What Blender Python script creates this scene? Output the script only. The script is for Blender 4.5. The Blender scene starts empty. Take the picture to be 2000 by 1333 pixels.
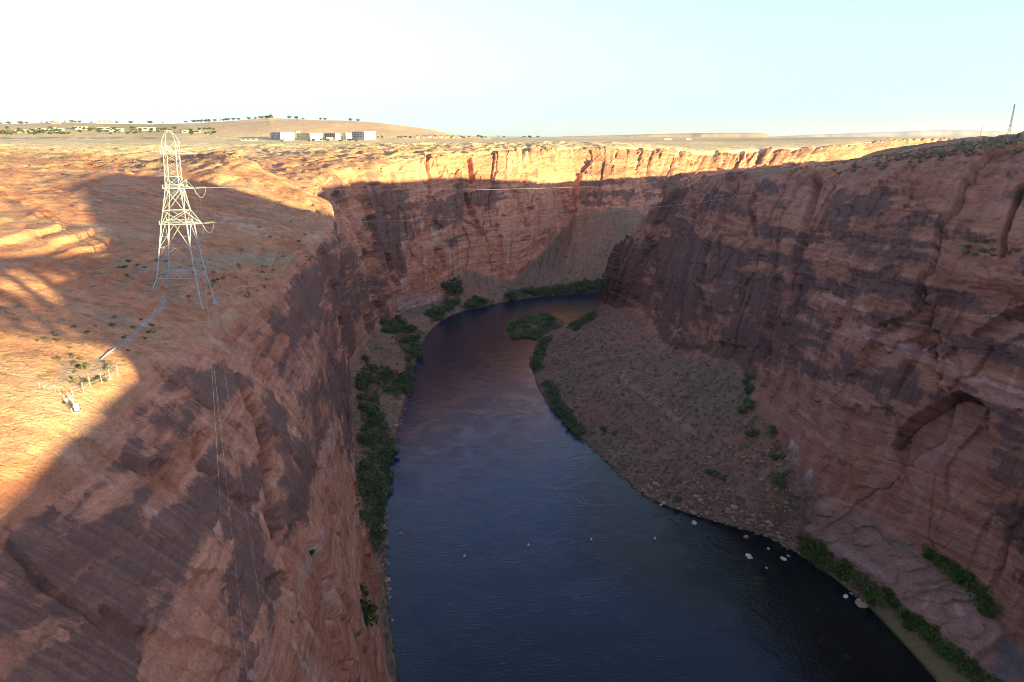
import bpy, math, random
import numpy as np
from mathutils import Vector, Matrix

S = bpy.context.scene
COL = S.collection
R = math.radians
# ------------------------------------------------------------------ camera
CAMZ = 213.0
PITCH = R(16.7)
cam_d = bpy.data.cameras.new("camera")
cam_d.lens = 24.0
cam_d.sensor_width = 36.0
cam_d.clip_start = 0.3
cam_d.clip_end = 120000.0
cam = bpy.data.objects.new("camera", cam_d)
COL.objects.link(cam)
cam.location = (0, 0, CAMZ)
cam.rotation_euler = (R(90) - PITCH, 0, 0)
S.camera = cam
S.render.resolution_x, S.render.resolution_y = 1024, 682

# ------------------------------------------------------------------ light
SUN_AZ = R(34)      # the light travels towards -x and +y at this angle
SUN_EL = R(5.0)
to_sun = Vector((math.cos(SUN_AZ) * math.cos(SUN_EL), -math.sin(SUN_AZ) * math.cos(SUN_EL), math.sin(SUN_EL)))
sun_d = bpy.data.lights.new("sun", 'SUN')
sun_d.energy = 4.3
sun_d.angle = R(0.53)
sun_d.color = (1.0, 0.88, 0.42)
sun = bpy.data.objects.new("sun", sun_d)
COL.objects.link(sun)
sun.rotation_euler = to_sun.to_track_quat('Z', 'Y').to_euler()

W = bpy.data.worlds.new("World")
S.world = W
W.use_nodes = True
wn = W.node_tree
wn.nodes.clear()
w_out = wn.nodes.new("ShaderNodeOutputWorld")
w_bg = wn.nodes.new("ShaderNodeBackground")
w_sky = wn.nodes.new("ShaderNodeTexSky")
w_sky.sky_type = 'NISHITA'
w_sky.sun_disc = False
w_sky.sun_elevation = SUN_EL
w_sky.sun_rotation = R(90) + SUN_AZ
w_sky.altitude = 1200
w_sky.air_density = 1.0
w_sky.dust_density = 0.3
w_sky.ozone_density = 4.7
w_bg.inputs[1].default_value = 0.124
w_hs = wn.nodes.new("ShaderNodeHueSaturation")
w_hs.inputs["Saturation"].default_value = 0.55
wn.links.new(w_sky.outputs[0], w_hs.inputs["Color"])
wn.links.new(w_hs.outputs[0], w_bg.inputs[0])
wn.links.new(w_bg.outputs[0], w_out.inputs[0])

S.view_settings.view_transform = 'Standard'
S.view_settings.look = 'None'
S.view_settings.exposure = 2.3
S.view_settings.gamma = 1.0
S.render.engine = 'CYCLES'
S.cycles.max_bounces = 5
S.cycles.diffuse_bounces = 3
S.cycles.glossy_bounces = 3
S.cycles.transparent_max_bounces = 4
S.cycles.filter_width = 0.9
S.cycles.use_denoising = True
S.cycles.denoising_prefilter = 'ACCURATE'
try:
    S.cycles.denoiser = 'OPENIMAGEDENOISE'
except Exception:
    pass

rng = np.random.default_rng(7)
random.seed(7)

# ------------------------------------------------------------------ projection helpers (photo is 2000 x 1333)
FPX = 24.0 / 36.0 * 2000.0
CP, SP = math.cos(PITCH), math.sin(PITCH)

def ray(px, py):
    u = (px - 1000.0) / FPX
    v = (666.5 - py) / FPX
    return u, CP + v * SP, -SP + v * CP

def PZ(px, py, z):
    dx, dy, dz = ray(px, py)
    t = (z - CAMZ) / dz
    return (dx * t, dy * t, z)

def PX(px, py, x):
    dx, dy, dz = ray(px, py)
    t = x / dx
    return (x, dy * t, CAMZ + dz * t)

def PY(px, py, y):
    dx, dy, dz = ray(px, py)
    t = y / dy
    return (dx * t, y, CAMZ + dz * t)

def project(P):
    x, y, z = P[..., 0], P[..., 1], P[..., 2] - CAMZ
    d = y * CP - z * SP
    up = y * SP + z * CP
    ds = np.where(np.abs(d) < 1e-3, 1e-3, d)
    return 1000.0 + FPX * x / ds, 666.5 - FPX * up / ds, d

# ------------------------------------------------------------------ noise
STEP = 2.2   # mesh spacing in photo pixels
def _h(ix, iy, iz, seed):
    h = ix * np.uint32(0x8da6b343) ^ iy * np.uint32(0xd8163841) ^ iz * np.uint32(0xcb1ab31f) ^ np.uint32((seed * 0x9E3779B1) & 0xffffffff)
    h ^= h >> np.uint32(15)
    h *= np.uint32(0x2c1b3c6d)
    h ^= h >> np.uint32(12)
    h *= np.uint32(0x297a2d39)
    h ^= h >> np.uint32(15)
    return (h >> np.uint32(8)).astype(np.float32) * np.float32(1.0 / 8388608.0) - np.float32(1.0)

from concurrent.futures import ThreadPoolExecutor
POOL = ThreadPoolExecutor(4)

def _vn(x, y, z, seed):
    xi, yi, zi = np.floor(x), np.floor(y), np.floor(z)
    fx = (x - xi).astype(np.float32); fy = (y - yi).astype(np.float32); fz = (z - zi).astype(np.float32)
    ix = xi.astype(np.int64).astype(np.uint32); iy = yi.astype(np.int64).astype(np.uint32); iz = zi.astype(np.int64).astype(np.uint32)
    fx = fx * fx * fx * (fx * (fx * 6 - 15) + 10)
    fy = fy * fy * fy * (fy * (fy * 6 - 15) + 10)
    fz = fz * fz * fz * (fz * (fz * 6 - 15) + 10)
    o = np.uint32(1)
    def row(a, b):
        n0 = _h(ix, a, b, seed); n1 = _h(ix + o, a, b, seed)
        return n0 + fx * (n1 - n0)
    a0 = row(iy, iz); a1 = row(iy + o, iz)
    b0 = row(iy, iz + o); b1 = row(iy + o, iz + o)
    a = a0 + fy * (a1 - a0)
    b = b0 + fy * (b1 - b0)
    return a + fz * (b - a)

def vnoise(x, y, z, seed=0):
    """value noise, about -1..1, evaluated in blocks"""
    x, y, z = np.broadcast_arrays(np.asarray(x, np.float64), np.asarray(y, np.float64), np.asarray(z, np.float64))
    if x.ndim == 0:
        return _vn(x[None], y[None], z[None], seed)[0]
    out = np.empty(x.shape, np.float32)
    per = max(1, 40000 // max(1, int(np.prod(x.shape[1:]))))
    def job(i):
        out[i:i + per] = _vn(x[i:i + per], y[i:i + per], z[i:i + per], seed)
    list(POOL.map(job, range(0, x.shape[0], per)))
    return out

def fbm(x, y, z, octv=4, seed=0, gain=0.5, lac=2.03):
    s = 0; a = 1.0; n = 0
    for i in range(octv):
        s = s + a * vnoise(x, y, z, seed + i * 17)
        n += a
        x, y, z = (0.8 * x - 0.6 * y) * lac + 3.1, (0.6 * x + 0.8 * y) * lac + 1.7, z * lac + 5.3
        a *= gain
    return s / n

def _wor(x, y, seed):
    xi, yi = np.floor(x), np.floor(y)
    ix = xi.astype(np.int64).astype(np.uint32); iy = yi.astype(np.int64).astype(np.uint32)
    fx, fy = (x - xi).astype(np.float32), (y - yi).astype(np.float32)
    f1 = np.full(x.shape, 9.0, np.float32); f2 = f1.copy()
    out = [np.zeros(x.shape, np.float32) for _ in range(5)]
    z0 = np.zeros(x.shape, np.uint32)
    for a in (-1, 0, 1):
        for b in (-1, 0, 1):
            jx = ix + np.uint32(a & 0xffffffff); jy = iy + np.uint32(b & 0xffffffff)
            rx = _h(jx, jy, z0, seed); ry = _h(jx, jy, z0, seed + 1)
            dx = fx - a - 0.5 - 0.46 * rx; dy = fy - b - 0.5 - 0.46 * ry
            d = dx * dx + dy * dy
            n = d < f1
            f2 = np.where(n, f1, np.minimum(f2, d))
            f1 = np.where(n, d, f1)
            r0 = _h(jx, jy, z0, seed + 2)
            for o, v in zip(out, (r0, dx, dy, rx, ry)):
                o[n] = v[n]
    return np.stack([np.sqrt(f1), np.sqrt(f2), *out], -1)

def worley(x, y, seed=0):
    """2-D cells: F1, F2, cell random, offset in the cell (x, y), two more cell randoms"""
    x, y = np.broadcast_arrays(np.asarray(x, np.float64), np.asarray(y, np.float64))
    out = np.empty(x.shape + (7,), np.float32)
    per = max(1, 20000 // max(1, x.shape[1]))
    def job(i):
        out[i:i + per] = _wor(x[i:i + per], y[i:i + per], seed)
    list(POOL.map(job, range(0, x.shape[0], per)))
    return out

def slabs(u, v, seed):
    """flat facets broken along cell edges, each set back and tilted on its own; -1..1, with the cell's random number and its edge distance"""
    w = worley(u, v, seed)
    f = 0.65 * w[..., 2] + 0.8 * (w[..., 3] * w[..., 5] + w[..., 4] * w[..., 6])
    return f, w[..., 2], w[..., 1] - w[..., 0]

def sstep(a, b, x):
    t = np.clip((x - a) / (b - a), 0, 1)
    return t * t * (3 - 2 * t)

def terrace(v, n, sharp=0.75):
    """v -> soft steps with n steps per unit"""
    w = v * n
    f = np.floor(w)
    r = w - f
    return (f + sstep(sharp, 1.0, r)) / n

def poly_dist(px, py, pts):
    """distance in photo pixels to a polyline (1e9 where it is far off)"""
    full = np.full(px.shape, 1e9)
    xs = [p[0] for p in pts]; ys = [p[1] for p in pts]
    sel = np.nonzero((px > min(xs) - 280) & (px < max(xs) + 280) & (py > min(ys) - 280) & (py < max(ys) + 280))
    px, py = px[sel], py[sel]
    best = np.full(px.shape, 1e9)
    for (x0, y0), (x1, y1) in zip(pts[:-1], pts[1:]):
        dx, dy = x1 - x0, y1 - y0
        t = np.clip(((px - x0) * dx + (py - y0) * dy) / (dx * dx + dy * dy + 1e-9), 0, 1)
        best = np.minimum(best, np.hypot(px - x0 - t * dx, py - y0 - t * dy))
    full[sel] = best
    return full

def in_poly(px, py, pts):
    c = np.zeros(px.shape, bool)
    n = len(pts)
    for i in range(n):
        x0, y0 = pts[i]; x1, y1 = pts[(i + 1) % n]
        if y0 == y1:
            continue
        hit = ((y0 > py) != (y1 > py)) & (px < (x1 - x0) * (py - y0) / (y1 - y0) + x0)
        c ^= hit
    return c

# ------------------------------------------------------------------ loft
def slopes(C):
    d = np.diff(C, axis=0)
    m = np.zeros_like(C)
    a, b = d[:-1], d[1:]
    same = a * b > 0
    den = np.where(same, a + b, 1.0)
    m[1:-1] = np.where(same, 2 * a * b / den, 0)
    m[0], m[-1] = d[0], d[-1]
    return m

def hermite(C, t):
    """C (n, ...), t params in 0..n-1"""
    m = slopes(C)
    i = np.clip(np.floor(t).astype(int), 0, len(C) - 2)
    f = (t - i).reshape((-1,) + (1,) * (C.ndim - 1))
    f2, f3 = f * f, f * f * f
    return (2 * f3 - 3 * f2 + 1) * C[i] + (f3 - 2 * f2 + f) * m[i] + (-2 * f3 + 3 * f2) * C[i + 1] + (f3 - f2) * m[i + 1]

def loft_eval(C, s, t):
    A = hermite(C, s)
    B = hermite(np.swapaxes(A, 0, 1), t)
    return np.swapaxes(B, 0, 1)

def adaptive(C, step, smin, tmin):
    n, k = C.shape[:2]
    sub = 24
    s = np.linspace(0, n - 1, (n - 1) * sub + 1)
    t = np.linspace(0, k - 1, (k - 1) * sub + 1)
    P = loft_eval(C, s, t)
    px, py, d = project(P)
    vis = (d > 20) & (px > -160) & (px < 2160) & (py > 100) & (py < 1500)
    def params(ax, par, mn):
        dd = np.hypot(np.diff(px, axis=ax), np.diff(py, axis=ax))
        v = np.take(vis, range(vis.shape[ax] - 1), ax) | np.take(vis, range(1, vis.shape[ax]), ax)
        dd = np.where(v, np.minimum(dd, 150), 0)
        m = np.percentile(dd, 95 if ax == 0 else 90, axis=1 - ax)
        m = np.maximum(m / step, mn / sub)
        c = np.concatenate([[0], np.cumsum(m)])
        N = int(c[-1]) + 2
        return np.interp(np.linspace(0, c[-1], N), c, par)
    return params(0, s, smin), params(1, t, tmin)

def grid_normals(P):
    du = np.gradient(P, axis=0)
    dv = np.gradient(P, axis=1)
    n = np.cross(du, dv)
    n /= np.linalg.norm(n, axis=-1, keepdims=True) + 1e-9
    return n

def grid_mesh(name, P, col, mat, flip=False):
    n, k = P.shape[:2]
    V = P.reshape(-1, 3).astype(np.float32)
    idx = np.arange(n * k, dtype=np.int32).reshape(n, k)
    q = np.stack([idx[:-1, :-1], idx[1:, :-1], idx[1:, 1:], idx[:-1, 1:]], -1)
    if flip:
        q = q[..., ::-1]
    q = np.ascontiguousarray(q.reshape(-1, 4))
    me = bpy.data.meshes.new(name)
    me.vertices.add(len(V)); me.vertices.foreach_set("co", V.ravel())
    me.loops.add(q.size); me.loops.foreach_set("vertex_index", q.ravel())
    me.polygons.add(len(q))
    me.polygons.foreach_set("loop_start", np.arange(0, q.size, 4, dtype=np.int32))
    me.polygons.foreach_set("use_smooth", np.ones(len(q), bool))
    me.update(calc_edges=True)
    if col is not None:
        ca = me.color_attributes.new("tint", 'FLOAT_COLOR', 'POINT')
        c4 = np.ones((len(V), 4), np.float32)
        c4[:, :3] = col.reshape(-1, 3)
        ca.data.foreach_set("color", c4.ravel())
    me.materials.append(mat)
    o = bpy.data.objects.new(name, me)
    COL.objects.link(o)
    return o

# ------------------------------------------------------------------ materials
def new_mat(name):
    m = bpy.data.materials.new(name)
    m.use_nodes = True
    nt = m.node_tree
    b = nt.nodes["Principled BSDF"]
    return m, nt, b

def mat_plain(name, col, rough=0.7, metal=0.0, var=0.15, scale=3.0, spec=0.3):
    m, nt, b = new_mat(name)
    tc = nt.nodes.new("ShaderNodeTexCoord")
    no = nt.nodes.new("ShaderNodeTexNoise"); no.inputs["Scale"].default_value = scale; no.inputs["Detail"].default_value = 4
    mr = nt.nodes.new("ShaderNodeMapRange")
    mr.inputs[1].default_value = 0.3; mr.inputs[2].default_value = 0.7
    mr.inputs[3].default_value = 1 - var; mr.inputs[4].default_value = 1 + var
    mx = nt.nodes.new("ShaderNodeMix"); mx.data_type = 'RGBA'; mx.blend_type = 'MULTIPLY'; mx.inputs[0].default_value = 1
    mx.inputs[6].default_value = (*col, 1)
    nt.links.new(tc.outputs["Object"], no.inputs["Vector"])
    nt.links.new(no.outputs[0], mr.inputs[0])
    nt.links.new(mr.outputs[0], mx.inputs[7])
    nt.links.new(mx.outputs[2], b.inputs["Base Color"])
    b.inputs["Roughness"].default_value = rough
    b.inputs["Metallic"].default_value = metal
    b.inputs["Specular IOR Level"].default_value = spec
    return m

def mat_terrain(name, varnish):
    m, nt, b = new_mat(name)
    L = nt.links.new
    def node(t, **kw):
        n = nt.nodes.new(t)
        for k, v in kw.items(): setattr(n, k, v)
        return n
    def math_(op, a_, b_=None, c_=None):
        n = node("ShaderNodeMath", operation=op)
        for i, v in enumerate((a_, b_, c_)):
            if v is None: continue
            if isinstance(v, (int, float)): n.inputs[i].default_value = v
            else: L(v, n.inputs[i])
        return n.outputs[0]
    def noise(vec, sc, detail, rough):
        mp = node("ShaderNodeMapping"); mp.inputs["Scale"].default_value = sc
        L(vec, mp.inputs["Vector"])
        n = node("ShaderNodeTexNoise"); n.inputs["Scale"].default_value = 1.0; n.inputs["Detail"].default_value = detail; n.inputs["Roughness"].default_value = rough
        L(mp.outputs[0], n.inputs["Vector"])
        return n.outputs[0]
    def remap(v, a0, a1, b0, b1, smooth=False):
        n = node("ShaderNodeMapRange")
        if smooth: n.interpolation_type = 'SMOOTHSTEP'
        L(v, n.inputs[0])
        for i, q in enumerate((a0, a1, b0, b1)): n.inputs[i + 1].default_value = q
        return n.outputs[0]
    def mixc(f, c1, c2, blend='MIX'):
        n = node("ShaderNodeMix", data_type='RGBA', blend_type=blend)
        if isinstance(f, (int, float)): n.inputs[0].default_value = f
        else: L(f, n.inputs[0])
        for i, c in ((6, c1), (7, c2)):
            if isinstance(c, tuple): n.inputs[i].default_value = (*c, 1)
            else: L(c, n.inputs[i])
        return n.outputs[2]
    tint = node("ShaderNodeVertexColor", layer_name="tint").outputs[0]
    wall = node("ShaderNodeAttribute", attribute_name="wall").outputs["Vector"]
    varn = node("ShaderNodeAttribute", attribute_name="varn").outputs["Fac"]
    pos = node("ShaderNodeNewGeometry").outputs["Position"]
    # the coordinates are bent by slow noise so that beds and stains never line up into a grid
    wn_ = node("ShaderNodeTexNoise"); wn_.inputs["Scale"].default_value = 0.055; wn_.inputs["Detail"].default_value = 5; wn_.inputs["Roughness"].default_value = 0.6
    L(pos, wn_.inputs["Vector"])
    sb = node("ShaderNodeVectorMath", operation='SUBTRACT'); L(wn_.outputs["Color"], sb.inputs[0]); sb.inputs[1].default_value = (0.5, 0.5, 0.5)
    ml = node("ShaderNodeVectorMath", operation='MULTIPLY'); L(sb.outputs[0], ml.inputs[0]); ml.inputs[1].default_value = (26.0, 15.0, 0.0)
    wadd = node("ShaderNodeVectorMath", operation='ADD'); L(wall, wadd.inputs[0]); L(ml.outputs[0], wadd.inputs[1])
    wraw = wall; wall = wadd.outputs[0]
    # bedding laminae (only where the rock is a wall: wall.z carries the weight)
    sx = node("ShaderNodeSeparateXYZ"); L(wall, sx.inputs[0])
    ww = sx.outputs[2]
    lam = noise(wall, (0.05, 0.85, 0.0), 7, 0.62)
    n1 = noise(pos, (1.2, 1.2, 1.2), 7, 0.68)
    n2 = noise(pos, (0.15, 0.15, 0.15), 5, 0.6)
    col = mixc(1.0, tint, remap(math_('ADD', n1, n2), 0.7, 1.3, 0.70, 1.30), 'MULTIPLY')
    lamv = math_('ADD', 1.0, math_('MULTIPLY', math_('MULTIPLY', math_('SUBTRACT', lam, 0.5), 0.8), ww))
    col = mixc(1.0, col, lamv, 'MULTIPLY')
    # desert varnish with edges torn along the bedding and runs down the face
    torn = noise(wall, (0.085, 0.24, 0.0), 10, 0.74)
    runs = noise(wraw, (0.55, 0.020, 0.0), 5, 0.6)
    t = math_('ADD', varn, math_('MULTIPLY', math_('SUBTRACT', torn, 0.5), 2.1))
    t = math_('ADD', t, math_('MULTIPLY', math_('SUBTRACT', runs, 0.5), 0.35))
    v = remap(t, -0.12, 0.30, 0.0, 0.92, True)
    v2 = math_('MULTIPLY', v, remap(runs, 0.33, 0.64, 0.68, 1.0))
    dark = mixc(1.0, varnish, remap(n1, 0.3, 0.7, 0.8, 1.2), 'MULTIPLY')
    col = mixc(v2, col, dark)
    L(col, b.inputs["Base Color"])
    n3 = noise(pos, (4.5, 4.5, 4.5), 5, 0.7)
    col = mixc(1.0, col, remap(n3, 0.25, 0.75, 0.72, 1.28), 'MULTIPLY')
    L(col, b.inputs["Base Color"])
    mpv = node("ShaderNodeMapping"); mpv.inputs["Scale"].default_value = (0.11, 0.20, 0.0); L(wall, mpv.inputs["Vector"])
    dist_ = node("ShaderNodeVectorMath", operation='ADD'); L(mpv.outputs[0], dist_.inputs[0])
    nz = node("ShaderNodeTexNoise"); nz.inputs["Scale"].default_value = 1.3; nz.inputs["Detail"].default_value = 4; L(mpv.outputs[0], nz.inputs["Vector"])
    L(nz.outputs["Color"], dist_.inputs[1])
    vor = node("ShaderNodeTexVoronoi", feature='DISTANCE_TO_EDGE'); vor.inputs["Scale"].default_value = 1.0; L(dist_.outputs[0], vor.inputs["Vector"])
    edge = remap(vor.outputs["Distance"], 0.0, 0.045, 0.0, 1.0)
    edge = math_('MULTIPLY', math_('MULTIPLY', edge, ww), remap(n2, 0.4, 0.6, 0.0, 0.9))
    h = math_('ADD', math_('ADD', n1, math_('MULTIPLY', n3, 0.25)), math_('ADD', math_('MULTIPLY', math_('MULTIPLY', lam, 1.1), ww), edge))
    bp = node("ShaderNodeBump"); bp.inputs["Strength"].default_value = 0.6; bp.inputs["Distance"].default_value = 0.55
    L(h, bp.inputs["Height"]); L(bp.outputs[0], b.inputs["Normal"])
    b.inputs["Roughness"].default_value = 0.9
    b.inputs["Specular IOR Level"].default_value = 0.18
    return m
M_ROCK_L = mat_terrain("sandstone_left", (0.135, 0.076, 0.066))
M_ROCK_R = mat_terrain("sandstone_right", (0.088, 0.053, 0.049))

# ------------------------------------------------------------------ the two banks as control nets
def inland(rim, dirv, steps):
    """steps: (distance, z)"""
    dx, dy = dirv
    l = math.hypot(dx, dy)
    return [(rim[0] + dx / l * d, rim[1] + dy / l * d, z) for d, z in steps]

def section(water, base, rim, dirv, steps, bed=(1, 0), c1=None, c2=None, bank=None):
    w = np.array(water, float)
    bl = math.hypot(*bed)
    b0 = (w[0] + bed[0] / bl * 14, w[1] + bed[1] / bl * 14, -7.0)
    base = np.array(base, float); rim = np.array(rim, float)
    if bank is None:
        bank = (w + base) / 2; bank[2] = base[2] * 0.45
    if c1 is None:
        c1 = base + (rim - base) * np.array([0.22, 0.22, 0.36])
    if c2 is None:
        c2 = base + (rim - base) * np.array([0.50, 0.50, 0.74])
    return [b0, tuple(w), tuple(bank), tuple(base), tuple(c1), tuple(c2), tuple(rim)] + inland(rim, dirv, steps)

# rails: 0 bed 1 water 2 bank 3 base 4 c1 5 c2 6 rim 7.. plateau
def near_steps(rz, a=10, dist=(20, 70, 150, 300, 700, 1800, 4500, 36000)):
    zs = [rz + a, rz + a + 13, rz + a + 30, 190, 198, 202, 206, 195]
    return list(zip(dist, zs))

def far_steps(rz, dist=(20, 70, 150, 300, 700, 1800, 4500, 36000)):
    zs = [rz + 3, rz + 6, rz + 8, rz + 9, max(rz + 8, 197), 201, 205, 195]
    return list(zip(dist, zs))

LW = (-1, 0.0)
LEFT = [
    section((-10, -500, 0), (-16, -500, 4), (-110, -500, 150), (-1, -0.3), near_steps(150)),
    section((-8, -150, 0), (-14, -150, 4), (-98, -150, 146), (-1, -0.1), near_steps(146)),
    section((-8, 40, 0), (-12, 40, 4), (-90, 40, 140), LW, near_steps(140)),
    section((-22, 120, 0), (-26, 120, 3), (-96, 112, 139), (-1, 0.08), near_steps(139)),
    section((-32, 175, 0), (-37, 175, 3), (-103, 176, 140), (-1, 0.2), near_steps(140, 9)),
    section((-46, 228, 0), (-51, 230, 3), (-108, 226, 141), (-1, 0.35), near_steps(141, 9)),
    section((-63, 291, 0), (-69, 294, 6), (-112, 302, 139), (-1, 0.5), near_steps(139, 11)),
    section((-77, 366, 0), (-97, 372, 12), (-118, 388, 142), (-1, 0.65), near_steps(142, 12)),
    section((-84, 425, 0), (-110, 428, 14), (-122, 462, 153), (-1, 0.75), near_steps(153, 7),
            c1=(-112, 440, 60), c2=(-112, 452, 110)),
    section((-86, 470, 0), (-122, 465, 14), (-130, 500, 164), (-1, 0.8), near_steps(164, 4),
            c1=(-124, 478, 60), c2=(-124, 486, 110)),
    section(PZ(815, 700, 0), (-152, 560, 14), (-172, 600, 170), (-1, 0.85), far_steps(170)),
    section(PZ(830, 662, 0), (-150, 690, 14), PY(645, 345, 710), (-1, 0.9), far_steps(174)),
    section(PZ(872, 622, 0), PZ(790, 605, 12), PY(750, 335, 800), (-1, 0.95), far_steps(178)),
    section(PZ(905, 608, 0), PZ(860, 583, 15), PY(840, 305, 905), (-0.9, 1), far_steps(188)),
    section(PZ(940, 600, 0), PZ(905, 521, 45), PY(920, 300, 985), (-0.6, 1), far_steps(190)),
    section(PZ(990, 590, 0), PZ(990, 545, 24), PY(1000, 297, 1037), (-0.35, 1), far_steps(189)),
    section(PZ(1035, 583, 0), PZ(1045, 502, 40), PY(1048, 293, 1110), (-0.25, 1), far_steps(190)),
    section(PZ(1072, 579, 0), PZ(1093, 450, 65), PY(1093, 291, 1190), (-0.15, 1), far_steps(191)),
    section(PZ(1115, 576, 0), PZ(1142, 405, 100), PY(1142, 290, 1245), (-0.1, 1), far_steps(192)),
    section(PZ(1180, 572, 0), PZ(1215, 400, 104), PY(1230, 291, 1296), (0, 1), far_steps(191)),
    section((300, 1090, 0), (360, 1300, 60), PY(1400, 299, 1500), (-0.1, 1), far_steps(181)),
    section((520, 1390, 0), (640, 1600, 40), PY(1600, 290, 1760), (-0.15, 1), far_steps(184)),
    section((1100, 2050, 0), (1250, 2300, 30), PY(1780, 272, 2550), (-0.3, 1), far_steps(200)),
    section((3200, 4300, 0), (3300, 4450, 30), (3350, 4600, 200), (-0.4, 1), far_steps(200)),
]
LEFT = np.array(LEFT, float)

def rs(*zs):
    return list(zip((30, 80, 180, 400, 900, 2200, 6000, 40000), zs))

RIGHT = [  # sections beside and behind the camera: unseen, heights shaped for their shadows
    section((200, -700, 0), (206, -700, 6), (420, -700, 185), (1, -0.2), rs(190, 192, 194, 195, 195, 195, 195, 195), bed=(-1, 0)),
    section((190, -300, 0), (196, -300, 6), (330, -300, 182), (1, -0.1), rs(190, 193, 195, 195, 195, 195, 195, 195), bed=(-1, 0)),
    section((180, -120, 0), (192, -120, 8), (270, -120, 178), (1, 0), rs(186, 190, 194, 196, 196, 196, 196, 195), bed=(-1, 0)),
    section((176, -40, 0), (190, -40, 10), (240, -40, 180), (1, 0), rs(186, 190, 196, 198, 198, 198, 196, 195), bed=(-1, 0)),
    section((172, -18, 0), (184, -18, 12), (206, -18, 201), (1, 0), rs(205, 208, 206, 203, 199, 199, 198, 195), bed=(-1, 0)),
    section((172, 0, 0), (184, 0, 12), (206, 0, 201), (1, 0), rs(206, 214, 208, 204, 199, 199, 198, 195), bed=(-1, 0)),
    section((175, 22, 0), (196, 22, 12), (248, 22, 200), (1, 0), rs(224, 244, 226, 208, 200, 200, 200, 195), bed=(-1, 0)),
    section((174, 85, 0), (200, 85, 14), (252, 85, 206), (1, 0), rs(232, 254, 228, 208, 203, 200, 200, 195), bed=(-1, 0)),
    section((174, 130, 0), (202, 130, 14), (254, 130, 203), (1, 0), rs(217, 221, 204, 202, 202, 200, 200, 195), bed=(-1, 0)),
    section((174, 168, 0), (204, 168, 16), (255, 168, 196), (1, 0), rs(190, 193, 195, 197, 198, 200, 200, 195), bed=(-1, 0)),
    section((173, 226, 0), (206, 232, 18), (258, 245, 200), (1, 0), rs(198, 200, 202, 202, 201, 200, 200, 195), bed=(-1, 0)),
    section(PZ(1700, 1190, 0), PZ(1850, 1100, 28), PX(2150, 285, 264), (1, 0), rs(214, 223, 225, 214, 205, 200, 200, 195), bed=(-1, -.5)),
    section(PZ(1600, 1110, 0), PZ(1700, 1000, 34), PX(2000, 290, 262), (1, 0), rs(213, 219, 222, 214, 203, 200, 200, 195), bed=(-1, -.8)),
    section(PZ(1500, 1050, 0), PZ(1610, 955, 36), PX(1900, 302, 256), (1, 0), rs(210, 217, 220, 213, 202, 200, 200, 195), bed=(-1, -1)),
    section(PZ(1400, 1020, 0), PZ(1560, 880, 44), PX(1820, 304, 250), (1, 0), rs(211, 218, 219, 212, 201, 199, 199, 195), bed=(-1, -1)),
    section(PZ(1270, 975, 0), PZ(1500, 800, 48), PX(1700, 310, 243), (1, 0), rs(204, 212, 214, 210, 200, 198, 198, 195), bed=(-1, -1)),
    section(PZ(1200, 915, 0), PZ(1450, 712, 60), PX(1590, 338, 235), (1, 0), rs(193, 206, 213, 210, 200, 197, 197, 195), bed=(-1, -.6)),
    section(PZ(1140, 860, 0), PZ(1370, 692, 56), PX(1500, 341, 228), (1, 0), rs(184, 192, 209, 208, 199, 196, 196, 195), bed=(-1, -.5)),
    section(PZ(1045, 740, 0), PZ(1295, 665, 48), PX(1440, 343, 222), (1, 0), rs(180, 185, 197, 203, 197, 195, 195, 195), bed=(-1, 0)),
    section(PZ(1055, 660, 0), PZ(1250, 606, 34), PX(1390, 345, 214), (1, 0.1), rs(173, 176, 182, 188, 193, 195, 195, 195), bed=(-1, .3)),
    section(PZ(1115, 634, 0), PZ(1205, 600, 18), PX(1350, 366, 196), (1, 0.1), rs(165, 172, 178, 186, 192, 195, 195, 195), bed=(-1, .5)),
    section(PZ(1166, 603, 0), PZ(1176, 590, 6), (196, 832, 152), (1, 0.1), rs(163, 172, 178, 185, 192, 195, 195, 195), bed=(-1, .8),
            c1=(128, 850, 62), c2=(152, 850, 104)),
    section((150, 895, 0), (158, 888, 6), (226, 850, 154), (1, 0.0), rs(164, 172, 178, 185, 192, 195, 195, 195), bed=(-.4, 1)),
    section((260, 950, 0), (270, 940, 14), (310, 890, 166), (1, -0.15), rs(172, 178, 182, 186, 190, 194, 195, 195), bed=(-.5, 1)),
    section((420, 1060, 0), (440, 1040, 20), (480, 960, 174), (1, -0.2), rs(178, 182, 184, 186, 190, 194, 195, 195), bed=(-.7, 1)),
    section((650, 1310, 0), (680, 1280, 20), (720, 1220, 178), (1, -0.2), rs(182, 184, 186, 188, 190, 194, 195, 195), bed=(-.7, 1)),
    section((1230, 1950, 0), (1260, 1920, 20), (1330, 1850, 184), (1, -0.2), rs(186, 187, 188, 190, 192, 194, 195, 195), bed=(-.7, 1)),
    section((3300, 4200, 0), (3330, 4170, 20), (3400, 4050, 190), (1, -0.2), rs(190, 190, 190, 192, 192, 194, 195, 195), bed=(-.7, 1)),
]
RIGHT = np.array(RIGHT, float)

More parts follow.
